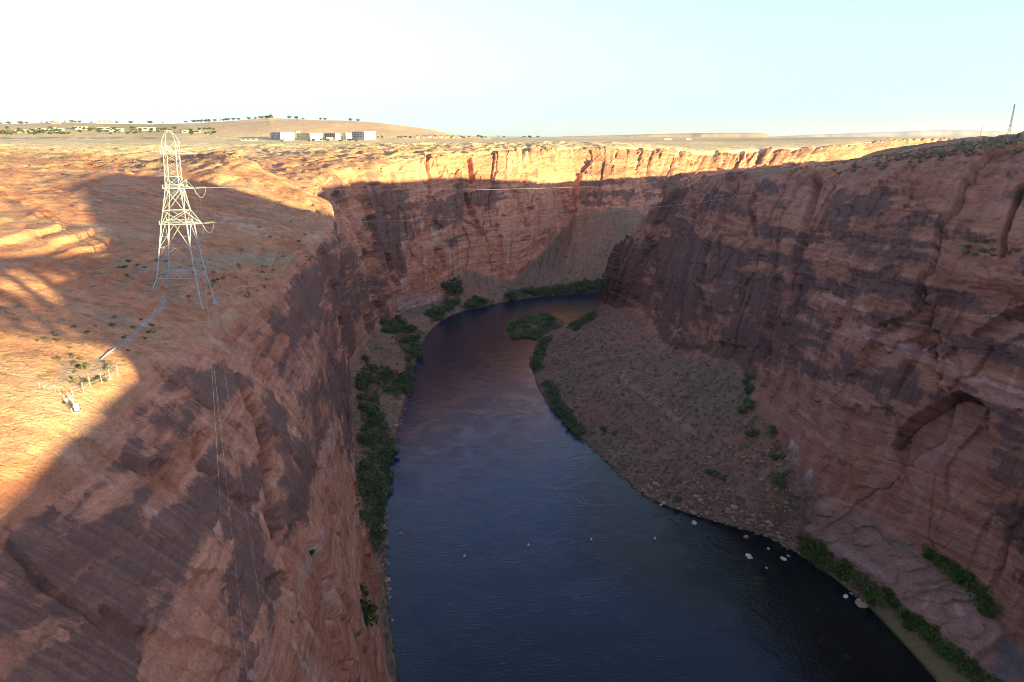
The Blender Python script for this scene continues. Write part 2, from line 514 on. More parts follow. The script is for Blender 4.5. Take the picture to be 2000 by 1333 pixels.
# features measured on the photo: cracks as (polyline, width px, depth m), alcoves as (outline, depth m)
CRACKS_L = [
    ([(484, 785), (505, 830), (520, 900), (535, 980), (560, 1060), (575, 1110)], 8, 6.5),
    ([(590, 830), (606, 850), (612, 880), (622, 930), (630, 1000)], 4, 3.0),
    ([(436, 700), (470, 770), (480, 800)], 3, 1.5),
    ([(835, 300), (838, 330), (842, 350), (843, 385)], 4, 9.0),
    ([(872, 322), (876, 345)], 3, 5.0),
    ([(920, 305), (924, 325), (925, 352)], 4, 8.0),
    ([(911, 380), (930, 430), (942, 458)], 5, 8.0),
    ([(1022, 297), (1024, 325), (1029, 352)], 4, 8.0),
    ([(1008, 375), (1016, 410), (1027, 440)], 4, 6.0),
    ([(1056, 390), (1062, 412)], 3, 5.0),
    ([(855, 490), (866, 530)], 4, 6.0),
    ([(760, 500), (768, 540), (778, 560)], 4, 6.0),
    ([(690, 350), (716, 405), (745, 480), (760, 530)], 4, 6.0),
    ([(660, 380), (700, 450), (725, 510), (730, 560)], 5, 6.0),
    ([(1350, 310), (1352, 318)], 3, 6.0),
    ([(1395, 290), (1400, 300)], 3, 7.0),
    ([(705, 600), (720, 640), (735, 668)], 4, 4.0),
    ([(735, 595), (750, 625), (765, 635)], 4, 4.0),
    ([(978, 462), (980, 540)], 4, 5.0),
    ([(910, 520), (918, 470), (905, 430)], 3, 4.0),
]
CRACKS_R = [
    ([(1355, 400), (1347, 460), (1338, 540), (1328, 640)], 6, 6.0),
    ([(1281, 490), (1272, 550), (1262, 600)], 5, 4.0),
    ([(1593, 340), (1575, 400), (1560, 460), (1545, 520)], 8, 7.0),
    ([(1998, 360), (1975, 410), (1958, 470), (1955, 500)], 6, 5.0),
    ([(1480, 360), (1465, 400), (1475, 455)], 6, 5.0),
    ([(1395, 395), (1360, 450), (1345, 500)], 5, 4.0),
    ([(1738, 870), (1772, 820), (1806, 795), (1842, 775), (1872, 769), (1905, 785), (1922, 808)], 5, 3.5),
    ([(1560, 560), (1553, 600)], 4, 3.0),
    ([(1380, 600), (1370, 680)], 4, 3.0),
]
ALCOVES_R = [
    ([(1735, 870), (1775, 815), (1808, 792), (1840, 772), (1872, 766), (1905, 782), (1922, 810), (1935, 860), (1930, 1010), (1860, 1000), (1780, 960)], 10.5),
    ([(1895, 655), (1930, 628), (1962, 603), (1990, 594), (2040, 600), (2060, 720), (1980, 690)], 7.0),
    ([(1400, 455), (1430, 450), (1455, 470), (1450, 560), (1400, 550)], 3.0),
    ([(1440, 730), (1475, 735), (1460, 680), (1380, 660), (1360, 680)], 3.0),
]
ALCOVES_L = [
    ([(842, 470), (848, 435), (857, 428), (868, 445), (870, 472)], 6.0),
    ([(520, 1130), (552, 1112), (580, 1122), (560, 1180), (520, 1165)], 2.5),
]

SUNK = {}

SLAB = [(1590, 985), (1640, 955), (1720, 985), (1930, 1150), (2000, 1262), (2000, 1333), (1925, 1320), (1850, 1255), (1745, 1175), (1640, 1100), (1575, 1040)]
def build_bank(name, C, side, step):
    s, t = adaptive(C, step, 4, 4)
    P = loft_eval(C, s, t)
    N = grid_normals(P)
    T = np.broadcast_to(t[None, :], P.shape[:2])
    # outward (towards the air): up on the plateau
    if N[len(s) // 2, -len(t) // 8, 2] < 0:
        N = -N
        flip = True
    else:
        flip = False
    px, py, d = project(P)
    front = (d > 10) & (px > -100) & (px < 2100)
    x, y, z = P[..., 0], P[..., 1], P[..., 2]
    dist = np.hypot(x, y)
    # arc length along the water for wall coordinates
    wl = loft_eval(C, s, np.array([4.0]))[:, 0, :2]
    arc = np.concatenate([[0], np.cumsum(np.hypot(*np.diff(wl, axis=0).T))])
    A = np.broadcast_to(arc[:, None], P.shape[:2])
    cliff = sstep(2.9, 3.25, T) * (1 - sstep(6.0, 6.7, T))
    bank = sstep(0.9, 1.3, T) * (1 - sstep(2.8, 3.15, T))
    top = sstep(5.9, 6.7, T)
    farfade = 1 - sstep(2500, 6000, dist)
    # ---- displacement
    n_big = fbm(x / 85, y / 85, z / 110, 3, 1)
    warp = fbm(x / 40, y / 40, z / 40, 3, 5)
    wa = fbm(A / 18, z / 18, A * 0 + 2.2, 3, 15)
    wb = fbm(A / 6, z / 6, A * 0 + 4.2, 3, 16)
    s1, c1, e1 = slabs(A / 44 + 0.10 * wa, (z + 0.05 * A) / 105 + 0.12 * wb, 11)
    s2, c2, e2 = slabs(A / 19 + 0.16 * wa, (z + 0.10 * A) / 38 + 0.18 * wb, 23)
    s3, c3, e3 = slabs(A / 11 + 0.3 * wb, (z + 0.10 * A) / 6.5 + 0.3 * wb, 29)
    crack1 = np.exp(-(e1 / 0.022) ** 2); crack2 = np.exp(-(e2 / 0.03) ** 2) * sstep(-0.2, 0.3, vnoise(A / 50, z / 40, A * 0, 39))
    cm = sstep(-0.1, 0.35, vnoise(A / 60, z / 60, A * 0, 40))
    pl = 0.5 * c1 + 0.35 * c2 + 0.25 * c3
    jn = vnoise(A / 24 + 0.25 * warp, z / 190, A * 0, 31)
    joint = np.exp(-(jn / 0.035) ** 2) * sstep(0.0, 0.4, vnoise(A / 70, z / 60, A * 0, 37))
    zl = z + 7 * fbm(x / 130, y / 130, z / 300, 2, 51) + 0.05 * A * (1 if side > 0 else -0.5)
    lay = vnoise(A / 160, zl * 0 + 0.3, zl / 6.5, 53) + 0.5 * vnoise(A / 50, zl * 0, zl / 2.2, 57)
    ledge = terrace(lay + 0.3 * wb, 2.2, 0.8) * sstep(-0.3, 0.4, vnoise(A / 60, z / 30, A * 0, 59))
    rough = fbm(x / 4.5, y / 4.5, z / 4.5, 4, 61)
    bill = np.abs(fbm(x / 9, y / 9, z / 7, 3, 63))
    if side > 0:
        hz = sstep(95, 135, z)
        dz = 3.0 * n_big + 4.2 * s1 + 1.9 * s2 + (0.45 + 0.55 * hz) * s3 - 2.6 * joint + (0.5 + 2.4 * hz) * ledge + 0.22 * rough - 0.3 * bill - 2.0 * crack1 * cm - 0.25 * crack2
    else:
        dz = 2.2 * n_big + 3.6 * s1 + 1.6 * s2 + 0.42 * s3 - 2.2 * joint + 0.35 * ledge + 0.18 * rough - 0.3 * bill - 1.8 * crack1 * cm - 0.25 * crack2
    cl_scale = 1 + 0.9 * sstep(550, 1000, dist)
    D = cliff * dz * cl_scale
    # cracks and alcoves
    wx = px + 2.5 * fbm(A / 9, z / 9, A * 0, 3, 71) 
    wy = py + 2.5 * fbm(A / 9, z / 9, A * 0 + 7, 3, 73)
    vis_side = front
    feat = np.zeros(P.shape[:2])
    for pts, w, dep in (CRACKS_R if side > 0 else CRACKS_L):
        m = poly_dist(wx, wy, pts)
        feat -= dep * np.exp(-(m / w) ** 4) * vis_side
    for pts, dep in (ALCOVES_R if side > 0 else ALCOVES_L):
        ins = in_poly(wx, wy, pts) & vis_side
        pts2 = list(pts)
        ymin = min(p[1] for p in pts2); ymax = max(p[1] for p in pts2)
        prof = 1 - sstep(0.1, 0.95, (py - ymin) / (ymax - ymin))
        feat -= dep * ins * prof
    D = D + feat * sstep(2.6, 3.1, T) * (1 - sstep(6.4, 7.4, T))
    # plateau: domes, cross-bedded ledges, ripples
    dome = fbm(x / 95, y / 95, 0 * x, 4, 81)
    inl = sstep(6.0, 7.6, T)
    zt = z + 5.5 * dome
    warp2 = 5 * fbm(x / 60, y / 60, 0 * x, 3, 83)
    tz = (zt + warp2) / 3.4
    led = (terrace(tz, 1.0, 0.72) - tz) * 3.4
    ripple = vnoise(x / 30, y / 30, (zt + 0.32 * x + 0.15 * y + 2 * warp2) / 1.1, 87)
    knob = fbm(x / 14, y / 14, 0 * x, 4, 91)
    ledw = sstep(-0.15, 0.35, fbm(x / 120 + 7, y / 120, 0 * x, 2, 93))
    topd = (5.0 * dome * inl + led * 1.0 * ledw * sstep(240, 380, dist) + 0.30 * ripple + (0.35 + 0.6 * sstep(300, 600, dist)) * knob * sstep(-0.1, 0.4, vnoise(x / 80, y / 80, 0 * x, 95)))
    mid = sstep(250, 800, dist) * (1 - sstep(1200, 2600, dist))
    kx, ky = x / 34 + 0.35 * warp, y / 50 + 0.35 * vnoise(x / 15, y / 15, 0 * x, 98)
    kw = worley(kx, ky, 97)
    kn = np.maximum(0, 0.62 - kw[..., 0]) * (kw[..., 2] > -0.1) * (0.6 + 0.5 * kw[..., 5])
    kw2 = worley(kx * 2.7, ky * 2.7, 99)
    kn2 = np.maximum(0, 0.6 - kw2[..., 0]) * (kw2[..., 2] > 0.2)
    topd = topd + sstep(260, 520, dist) * (1 - sstep(1500, 2300, dist)) * (8.0 * kn + 3.0 * kn2)
    fl = 1 - sstep(900, 1900, dist)
    if side > 0:
        topd = topd * 0.55
    D = D + top * topd * (0.2 + 0.8 * fl) * farfade
    # talus and banks
    rub = fbm(x / 7, y / 7, z / 7, 4, 101)
    gully = fbm(A / 16 + 0.3 * warp, T * 0.7, A * 0, 3, 103)
    lump = fbm(x / 30, y / 30, z / 30, 3, 105)
    D = D + bank * (1.2 * rub + 3.6 * gully * sstep(1.3, 2.2, T) + 2.2 * lump * sstep(1.2, 1.8, T)) * sstep(1.0, 1.35, T)
    slabm = np.zeros(P.shape[:2])
    if side > 0:
        slabm = blob(px, py, SLAB, 25) * front * bank
        D = D * (1 - 0.8 * slabm) + slabm * (2.2 * s2 + 1.2 * s3 + 0.4 * rough - 0.2 * crack2 + 3.0 * sstep(0.35, 0.6, slabm))
        slabc = poly_dist(px + 4 * wb, py + 4 * wa, [(1785, 1148), (1830, 1146), (1850, 1138), (1885, 1140)])
        D = D - 1.6 * np.exp(-(slabc / 4) ** 2) * front
    P2 = P + N * D[..., None]
    # strata overhang: keep the cliff from crossing itself
    # town hill far to the left
    if side < 0:
        skx = [-400, 0, 130, 300, 400, 530, 640, 700, 760, 850, 900, 960, 1300]
        skh = [22, 24, 27, 25, 28, 36, 32, 30, 27, 15, 5, 0, 0]
        hh = np.interp(px, skx, skh) / FPX * 3000
        prof = sstep(2050, 2900, P2[..., 1]) * (1 - 0.9 * sstep(6000, 12000, P2[..., 1]))
        hh = np.where(d > 100, hh, 60) * prof
        P2[..., 2] += hh * (1 + 0.10 * fbm(x / 300, y / 300, 0 * x, 3, 111)) + prof * 4 * fbm(x / 120, y / 120, 0 * x, 4, 113) * (hh > 1)
    N2 = grid_normals(P2)
    if flip:
        N2 = -N2
    return dict(P=P2, N=N2, T=T, A=A, px=px, py=py, d=d, cliff=cliff, bank=bank, top=top, flip=flip,
                warp=warp, zl=zl, plates=pl, wb=wb, slabm=slabm, e3=np.minimum(e2, e3), joint=joint, feat=feat, dist=dist, led=led, s=s, t=t)

def lerp3(a, b, w):
    return a + (np.asarray(b, np.float32) - a) * w[..., None]

def paint_bank(B, side):
    P, N, T, A, px, py = B['P'], B['N'], B['T'], B['A'], B['px'], B['py']
    x, y, z = P[..., 0], P[..., 1], P[..., 2]
    cliff, bank, top, dist = B['cliff'], B['bank'], B['top'], B['dist']
    sh = x.shape
    shp = sh + (3,)
    nA = fbm(x / 55, y / 55, z / 40, 4, 201)
    nB = fbm(x / 12, y / 12, z / 9, 4, 203)
    nC = fbm(x / 2.6, y / 2.6, z / 1.6, 3, 205)
    zl = B['zl']
    band = vnoise(A / 90, zl * 0, zl / 5.5, 207) + 0.7 * vnoise(A / 45, zl * 0, zl / 2.1, 209) + 0.5 * vnoise(A / 25, zl * 0, zl / 0.8, 211)
    band /= 1.6
    streak = fbm(A / 1.7, z / 38, A * 0, 3, 213)
    streak2 = fbm(A / 7, z / 60, A * 0, 3, 215)
    # ----- cliff
    c = np.empty(shp, np.float32)
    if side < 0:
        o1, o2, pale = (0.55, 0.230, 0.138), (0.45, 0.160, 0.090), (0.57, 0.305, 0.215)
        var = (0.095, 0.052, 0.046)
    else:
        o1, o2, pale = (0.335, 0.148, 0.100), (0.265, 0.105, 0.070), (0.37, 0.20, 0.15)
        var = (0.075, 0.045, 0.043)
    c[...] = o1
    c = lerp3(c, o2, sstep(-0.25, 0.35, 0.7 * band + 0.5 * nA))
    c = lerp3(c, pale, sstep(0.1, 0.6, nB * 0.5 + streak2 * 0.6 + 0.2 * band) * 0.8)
    # desert varnish: broad sheets broken along the bedding and running down in streaks
    wbn = B['wb']
    band2 = vnoise(A / 70 + 0.4 * wbn, zl * 0, (zl + 2.5 * wbn) / 9, 217) + 0.6 * vnoise(A / 24, zl * 0, (zl + 1.5 * wbn) / 3.2, 219)
    hz = sstep(90, 130, z) * (1 if side > 0 else 0)
    vv = (0.55 - 0.25 * hz) * nA + (0.42 + 0.30 * hz) * band2 + 0.30 * nB + 0.10 * streak + 0.42 * B['plates']
    bias = np.zeros(sh)
    front = B['d'] > 10
    if side < 0:
        near = dist < 520
        bias += np.where(near, 0.20, 0.0)
        for pts, b in VARN_L:
            bias += blob(px + 14 * nB, py + 14 * nB + 6 * nC, pts) * b * front * (1 + 0.8 * nB)
    else:
        bias += 0.06
        for pts, b in VARN_R:
            bias += blob(px, py, pts) * b * front
    varn = vv + bias - 0.02
    # pale mineral streaks
    pm = sstep(0.42, 0.75, vnoise(A / 3.0, z / 50, A * 0, 221) * 0.6 + 0.5 * vnoise(A / 30, z / 30, A * 0, 223))
    c = lerp3(c, (0.46, 0.28, 0.21), pm * 0.25)
    c = c * (1 - 0.06 * np.exp(-(B['e3'] / 0.04) ** 2))[..., None]
    for pts, colr, k in (PALE_L if side < 0 else PALE_R):
        m = blob(px + 12 * nB + 5 * nC, py + 12 * nC, pts, 10) * front * (0.45 + 0.55 * sstep(-0.2, 0.3, nB + nC))
        varn = varn - 0.8 * m
        c = lerp3(c, colr, np.clip(m * k * 0.75, 0, 1))
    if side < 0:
        c = c * (1 + 0.14 * sstep(600, 850, dist) * (z < 150) - 0.08 * (z >= 150) * sstep(600, 850, dist))[..., None]  # far wall: shaded lower part lightened, sunlit upper part dimmed, in its colour
    # fine bedding lines
    fine = vnoise(A / 14, zl * 0, zl / 0.6, 231) + 0.7 * vnoise(A / 30, zl * 0, zl / 1.9, 233)
    c = c * (1 + 0.14 * fine + 0.10 * nC)[..., None]
    # bleached zone just above the river
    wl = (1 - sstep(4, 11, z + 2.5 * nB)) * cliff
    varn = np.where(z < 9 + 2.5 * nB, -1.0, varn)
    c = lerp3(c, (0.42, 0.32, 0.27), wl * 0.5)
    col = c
    # ----- plateau
    t1, t2, t3 = (0.54, 0.255, 0.138), (0.45, 0.165, 0.082), (0.54, 0.33, 0.205)
    p = np.empty(shp, np.float32)
    p[...] = t1
    rip = vnoise(x / 26, y / 26, (z + 0.30 * x + 0.14 * y) / 1.5, 241) + 0.6 * vnoise(x / 40, y / 40, (z + 0.30 * x + 0.14 * y) / 0.55, 243)
    p = lerp3(p, t2, sstep(-0.3, 0.6, 0.6 * rip + 0.7 * nA + 0.3 * nB))
    p = lerp3(p, t3, sstep(0.1, 0.7, 0.8 * vnoise(x / 33, y / 33, z / 10, 245) + 0.4 * nB) * 0.7)
    flat = sstep(0.86, 0.97, N[..., 2])
    # sand and scrub on flat ground
    sc = sstep(0.0, 0.4, fbm(x / 45, y / 45, 0 * x, 4, 251)) * flat
    p = lerp3(p, (0.33, 0.21, 0.125), sc * 0.55)
    spk = sstep(0.35, 0.5, vnoise(x / 2.2, y / 2.2, 0 * x, 253) * 0.7 + 0.4 * fbm(x / 30, y / 30, 0 * x, 3, 255)) * flat
    p = lerp3(p, (0.115, 0.11, 0.062), spk * 0.5)
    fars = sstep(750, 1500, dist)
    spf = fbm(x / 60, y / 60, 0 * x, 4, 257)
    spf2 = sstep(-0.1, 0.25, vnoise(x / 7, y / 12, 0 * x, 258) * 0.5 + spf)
    p = lerp3(p, (0.78, 0.56, 0.31), fars * 0.9)  # far sand painted paler to make up for the weak grazing sun
    p = lerp3(p, (0.34, 0.28, 0.13), fars * spf2 * 0.45)
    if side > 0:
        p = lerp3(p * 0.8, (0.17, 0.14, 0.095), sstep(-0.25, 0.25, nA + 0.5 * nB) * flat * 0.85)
    hill = sstep(2150, 2500, y) * (1 - sstep(2700, 3000, y))
    p = lerp3(p, (0.55, 0.34, 0.215), hill * 0.8)  # hill ground lightened too, sunlight put into its colour
    p = p * (1 + 0.10 * nC + 0.07 * rip)[..., None]
    for pts, colr, k in TOPS:
        m = blob(px + 4 * nB, py + 3 * nC, pts, 8) * front
        p = lerp3(p, colr, np.clip(m * k, 0, 1))
    w = sstep(5.85, 6.5, T + 0.25 * nB)
    varn = varn - 2.5 * w
    cw = 1 - w
    col = col + (p - col) * w[..., None]
    # ----- talus / banks
    k = np.empty(shp, np.float32)
    if side < 0:
        k[...] = (0.33, 0.17, 0.115)
        k = lerp3(k, (0.16, 0.135, 0.085), sstep(-0.15, 0.35, nA + 0.4 * nB) * 0.8)
    else:
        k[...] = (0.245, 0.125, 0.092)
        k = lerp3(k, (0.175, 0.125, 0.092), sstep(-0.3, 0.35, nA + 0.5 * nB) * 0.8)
    spk = sstep(0.15, 0.45, vnoise(x / 1.6, y / 1.6, z / 1.6, 261))
    k = lerp3(k, (0.30, 0.17, 0.12), spk * 0.5)
    spk = sstep(0.3, 0.5, vnoise(x / 2.1, y / 2.1, z / 2.1, 263) + 0.3 * nA)
    k = lerp3(k, (0.065, 0.072, 0.042), spk * 0.7)
    run = fbm(A / 3.2, T * 0.8, A * 0, 4, 265)
    k = lerp3(k, (0.24, 0.15, 0.105) if side < 0 else (0.165, 0.085, 0.06), sstep(0.0, 0.45, run) * 0.6)
    k = k * (1 + 0.30 * nC)[..., None]
    for pts, colr, kk in (TAL_L if side < 0 else TAL_R):
        m = blob(px + 7 * nB, py + 6 * nC, pts, 10) * front
        k = lerp3(k, colr, np.clip(m * kk, 0, 1))
    wet = 1 - sstep(0.0, 0.8, z)
    k = lerp3(k, (0.035, 0.03, 0.02), wet * 0.8)
    w = 1 - sstep(2.75, 3.05, T + 0.12 * nB)
    varn = varn - 2.5 * w
    cw = cw * (1 - w)
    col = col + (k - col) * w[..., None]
    B['varn'] = varn.astype(np.float32)
    cw = np.clip(cw + B['slabm'], 0, 1)
    zb_ = (z + 0.30 * x + 0.14 * y + 3 * B['warp']) * 1.1
    topw = sstep(5.9, 6.6, T) * (1 - sstep(700, 1500, dist))
    B['wall'] = np.stack([np.where(topw > 0.3, y - 0.5 * x, A), np.where(topw > 0.3, zb_, zl), np.maximum(cw, 1.3 * topw)], -1).astype(np.float32)
    return np.clip(col, 0.004, 0.85)

def blob(px, py, pts, soft=16):
    """soft mask of a photo-measured outline (or of a line with a width when pts is (polyline, width))"""
    if isinstance(pts, tuple):
        line, w = pts
        return 1 - sstep(w * 0.5, w, poly_dist(px, py, line))
    m = in_poly(px, py, pts)
    dd = poly_dist(px, py, list(pts) + [pts[0]])
    return np.where(m, 0.5 + 0.5 * sstep(0, soft, dd), 0.5 - 0.5 * sstep(0, soft, dd))

# where the wall carries more (+) or less (-) dark varnish
VARN_L = [
    (([(-20, 1310), (64, 1262), (150, 1228), (222, 1190), (315, 1125)], 44), -0.40),
    (([(60, 1180), (138, 1115), (212, 1068)], 24), -0.32),
    (([(286, 1021), (330, 955), (355, 903), (394, 845), (473, 789)], 34), -0.42),
    (([(0, 1130), (100, 1040), (232, 955), (276, 925)], 26), -0.32),
    (([(130, 985), (210, 880), (270, 835)], 20), -0.4),
    (([(290, 880), (300, 820)], 18), -0.5),
    (([(560, 660), (500, 760), (440, 830)], 14), -0.5),
    (([(470, 900), (452, 1000), (440, 1080)], 16), -0.25),
    ([(0, 1040), (260, 850), (420, 700), (470, 820), (500, 1000), (330, 1180), (220, 1333), (0, 1333)], 0.10),
    ([(440, 960), (520, 880), (570, 1080), (500, 1280), (470, 1280)], 0.15),
    ([(530, 860), (600, 820), (610, 1000), (560, 1080)], 0.10),
    ([(620, 760), (690, 700), (660, 850), (600, 900)], 0.35),
    ([(380, 740), (560, 620), (620, 590), (560, 700), (440, 860)], 0.14),
    ([(330, 1180), (420, 1020), (470, 1300), (440, 1333), (270, 1333)], -0.9),
    ([(640, 890), (690, 900), (790, 1333), (520, 1333), (560, 1150)], -1.2),
    ([(0, 1000), (270, 800), (430, 690), (380, 740), (180, 900), (0, 1080)], -0.5),
    ([(700, 380), (800, 350), (790, 500), (770, 540), (720, 480)], 0.30),
    ([(840, 400), (910, 395), (920, 480), (850, 480)], 0.30),
    ([(640, 255), (1500, 255), (1500, 340), (640, 340)], -0.35),
    ([(790, 480), (1000, 470), (990, 560), (790, 620)], -0.45),
    ([(1000, 350), (1125, 345), (1115, 470), (1000, 560)], -0.5),
    ([(480, 800), (510, 800), (580, 1110), (545, 1110)], -0.6),
    ([(560, 700), (650, 600), (640, 740), (560, 840)], -0.25),
]
VARN_R = [
    ([(1165, 605), (1195, 500), (1250, 430), (1345, 380), (1350, 640), (1260, 612)], 0.30),  # prow: shade contrast with the brighter far wall put into the varnish
    ([(1480, 850), (1740, 860), (1960, 960), (2000, 1100), (2000, 1270), (1850, 1110), (1600, 960)], -0.5),
    ([(1340, 430), (1560, 450), (1620, 640), (1560, 690), (1470, 700), (1330, 640)], 0.26),
    ([(1560, 560), (1630, 600), (1640, 640), (1580, 690), (1500, 640)], 0.35),
    ([(1390, 650), (1470, 660), (1450, 740), (1380, 690)], 0.55),
    ([(1220, 480), (1340, 450), (1310, 660), (1250, 610), (1190, 600)], 0.22),
    ([(1700, 690), (1810, 670), (1780, 800), (1740, 770)], 0.45),
    ([(1600, 530), (1760, 540), (1750, 620), (1640, 590)], 0.18),
    ([(1650, 640), (1990, 720), (2000, 760), (1800, 730), (1650, 670)], -0.6),
    ([(1480, 720), (1700, 780), (1740, 900), (1560, 860)], -0.7),
    ([(1740, 870), (1800, 780), (1940, 780), (1960, 1180), (1800, 1060)], -0.35),
    ([(1560, 880), (1720, 980), (1990, 1180), (2000, 1333), (1900, 1333), (1590, 1010)], -0.8),
    ([(1900, 480), (2000, 480), (2000, 620), (1880, 640)], -0.4),
    ([(1300, 340), (2000, 290), (2000, 400), (1300, 430)], -0.05),
]
PALE_L = [
    ([(842, 480), (850, 432), (862, 440), (870, 480), (872, 492)], (0.50, 0.36, 0.26), 0.9),
    ([(765, 590), (800, 570), (860, 580), (840, 620), (800, 640)], (0.30, 0.28, 0.27), 0.8),
    ([(682, 900), (700, 800), (708, 860), (700, 940)], (0.40, 0.37, 0.33), 0.8),
    (([(655, 820), (640, 900), (655, 960)], 14), (0.55, 0.38, 0.29), 0.5),
    (([(600, 1120), (590, 1150), (540, 1180)], 12), (0.50, 0.36, 0.28), 0.45),
    (([(617, 1040), (605, 1120)], 8), (0.5, 0.42, 0.36), 0.7),
    (([(572, 1262), (600, 1300), (620, 1330)], 6), (0.55, 0.42, 0.36), 0.8),
    (([(540, 1180), (520, 1250), (505, 1320)], 9), (0.42, 0.32, 0.25), 0.7),
    (([(436, 1018), (440, 1040)], 9), (0.50, 0.34, 0.25), 0.5),
    (([(560, 842), (575, 855)], 10), (0.55, 0.42, 0.33), 0.7),
    ([(690, 640), (705, 645), (708, 680), (700, 720)], (0.10, 0.13, 0.05), 0.7),
    (([(688, 860), (690, 920)], 6), (0.10, 0.13, 0.05), 0.7),
    (([(690, 1160), (692, 1260)], 4), (0.07, 0.10, 0.04), 0.8),
]
PALE_R = [
    (([(1650, 640), (1760, 670), (1850, 720), (1990, 790)], 16), (0.42, 0.24, 0.20), 0.8),
    (([(1700, 660), (1790, 690), (1900, 740), (2000, 770)], 9), (0.45, 0.28, 0.25), 0.7),
    (([(1590, 575), (1640, 590), (1690, 610)], 8), (0.45, 0.30, 0.25), 0.7),
    (([(1240, 450), (1255, 480)], 14), (0.34, 0.22, 0.18), 0.6),
    ([(1480, 730), (1680, 760), (1740, 850), (1600, 880), (1500, 830)], (0.30, 0.16, 0.12), 0.6),
    ([(1760, 850), (1830, 780), (1910, 800), (1925, 900), (1800, 900)], (0.29, 0.17, 0.135), 0.6),
    ([(1920, 640), (1970, 605), (2000, 605), (2000, 700)], (0.34, 0.235, 0.20), 0.7),
    ([(1930, 1320), (1955, 1250), (1985, 1250), (2000, 1290), (2000, 1333)], (0.10, 0.085, 0.085), 0.85),
    (([(1548, 860), (1556, 900)], 8), (0.45, 0.38, 0.36), 0.8),
    (([(1585, 925), (1570, 960)], 8), (0.42, 0.36, 0.34), 0.8),
    (([(1900, 1160), (1920, 1180)], 14), (0.45, 0.38, 0.36), 0.8),
    (([(1870, 1190), (1880, 1215)], 12), (0.42, 0.34, 0.32), 0.7),
]
TAL_L = [
    ([(700, 690), (790, 720), (770, 760), (730, 740)], (0.30, 0.145, 0.092), 0.8),
    ([(740, 650), (800, 690), (790, 705), (745, 670)], (0.32, 0.155, 0.10), 0.8),
    ([(880, 560), (908, 524), (960, 560), (985, 590), (900, 600)], (0.30, 0.15, 0.105), 0.85),
    ([(1000, 560), (1060, 440), (1110, 380), (1240, 410), (1190, 550)], (0.24, 0.155, 0.108), 0.5),
    (([(1185, 375), (1220, 400), (1235, 430)], 14), (0.28, 0.19, 0.125), 0.6),
]
TAL_R = [
    ([(1600, 975), (1720, 985), (1930, 1150), (2000, 1262), (2000, 1333), (1925, 1320), (1850, 1255), (1745, 1175), (1640, 1100), (1580, 1040)], (0.30, 0.165, 0.13), 1.0),
    ([(1925, 1333), (1955, 1250), (1985, 1245), (2000, 1290), (2000, 1333)], (0.10, 0.09, 0.09), 0.8),
    ([(1690, 1010), (1800, 1075), (1835, 1115), (1760, 1075)], (0.17, 0.13, 0.095), 0.8),
    (([(1895, 1160), (1925, 1185)], 11), (0.42, 0.34, 0.31), 0.7),
    (([(1868, 1185), (1880, 1210)], 9), (0.40, 0.31, 0.28), 0.6),
    (([(1830, 1150), (1805, 1190)], 7), (0.40, 0.30, 0.27), 0.5),
    (([(1580, 1030), (1660, 1085), (1720, 1120)], 9), (0.40, 0.31, 0.28), 0.45),
    ([(1330, 680), (1440, 715), (1465, 780), (1430, 840), (1330, 800), (1250, 720)], (0.16, 0.132, 0.096), 0.4),
    (([(1215, 730), (1222, 745), (1250, 765), (1290, 790), (1360, 850)], 6), (0.24, 0.20, 0.145), 0.8),
    (([(1170, 800), (1300, 850), (1350, 900), (1500, 960)], 40), (0.215, 0.115, 0.085), 0.6),
    ([(1690, 1190), (1760, 1190), (1840, 1260), (1930, 1333), (1830, 1345)], (0.15, 0.115, 0.05), 0.8),
    (([(1420, 870), (1530, 860), (1500, 900)], 20), (0.24, 0.11, 0.08), 0.7),
]
TOPS = [
    # the gravel walk and other ground colours on the bench
    (([(322, 575), (318, 600), (285, 630), (262, 655), (225, 680), (192, 708)], 6), (0.37, 0.31, 0.26), 0.8),
    ([(110, 715), (190, 705), (235, 715), (220, 735), (150, 765), (110, 755)], (0.25, 0.20, 0.17), 0.7),
    ([(230, 530), (300, 520), (430, 500), (560, 495), (600, 510), (480, 520), (330, 540)], (0.34, 0.29, 0.18), 0.6),
    ([(180, 610), (260, 615), (270, 640), (200, 640)], (0.31, 0.21, 0.13), 0.6),
    ([(20, 262), (130, 258), (330, 258), (400, 264), (330, 272), (150, 268), (40, 266)], (0.12, 0.17, 0.035), 0.8),
    ([(380, 232), (700, 236), (560, 242), (400, 240)], (0.14, 0.16, 0.05), 0.6),
]

BL = build_bank("terrain_left_bank", LEFT, -1, STEP)
BR = build_bank("terrain_right_bank", RIGHT, +1, STEP)
print("GRID", BL['P'].shape, BR['P'].shape)
def bank_object(name, B, side, mat):
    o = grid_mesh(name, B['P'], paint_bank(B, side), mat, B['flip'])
    at = o.data.attributes.new("varn", 'FLOAT', 'POINT'); at.data.foreach_set("value", B['varn'].ravel())
    at = o.data.attributes.new("wall", 'FLOAT_VECTOR', 'POINT'); at.data.foreach_set("vector", B['wall'].ravel())
    return o
terrain_l = bank_object("terrain_left_bank", BL, -1, M_ROCK_L)
terrain_r = bank_object("terrain_right_bank", BR, +1, M_ROCK_R)
for o in (terrain_l, terrain_r):
    o['kind'] = 'structure'

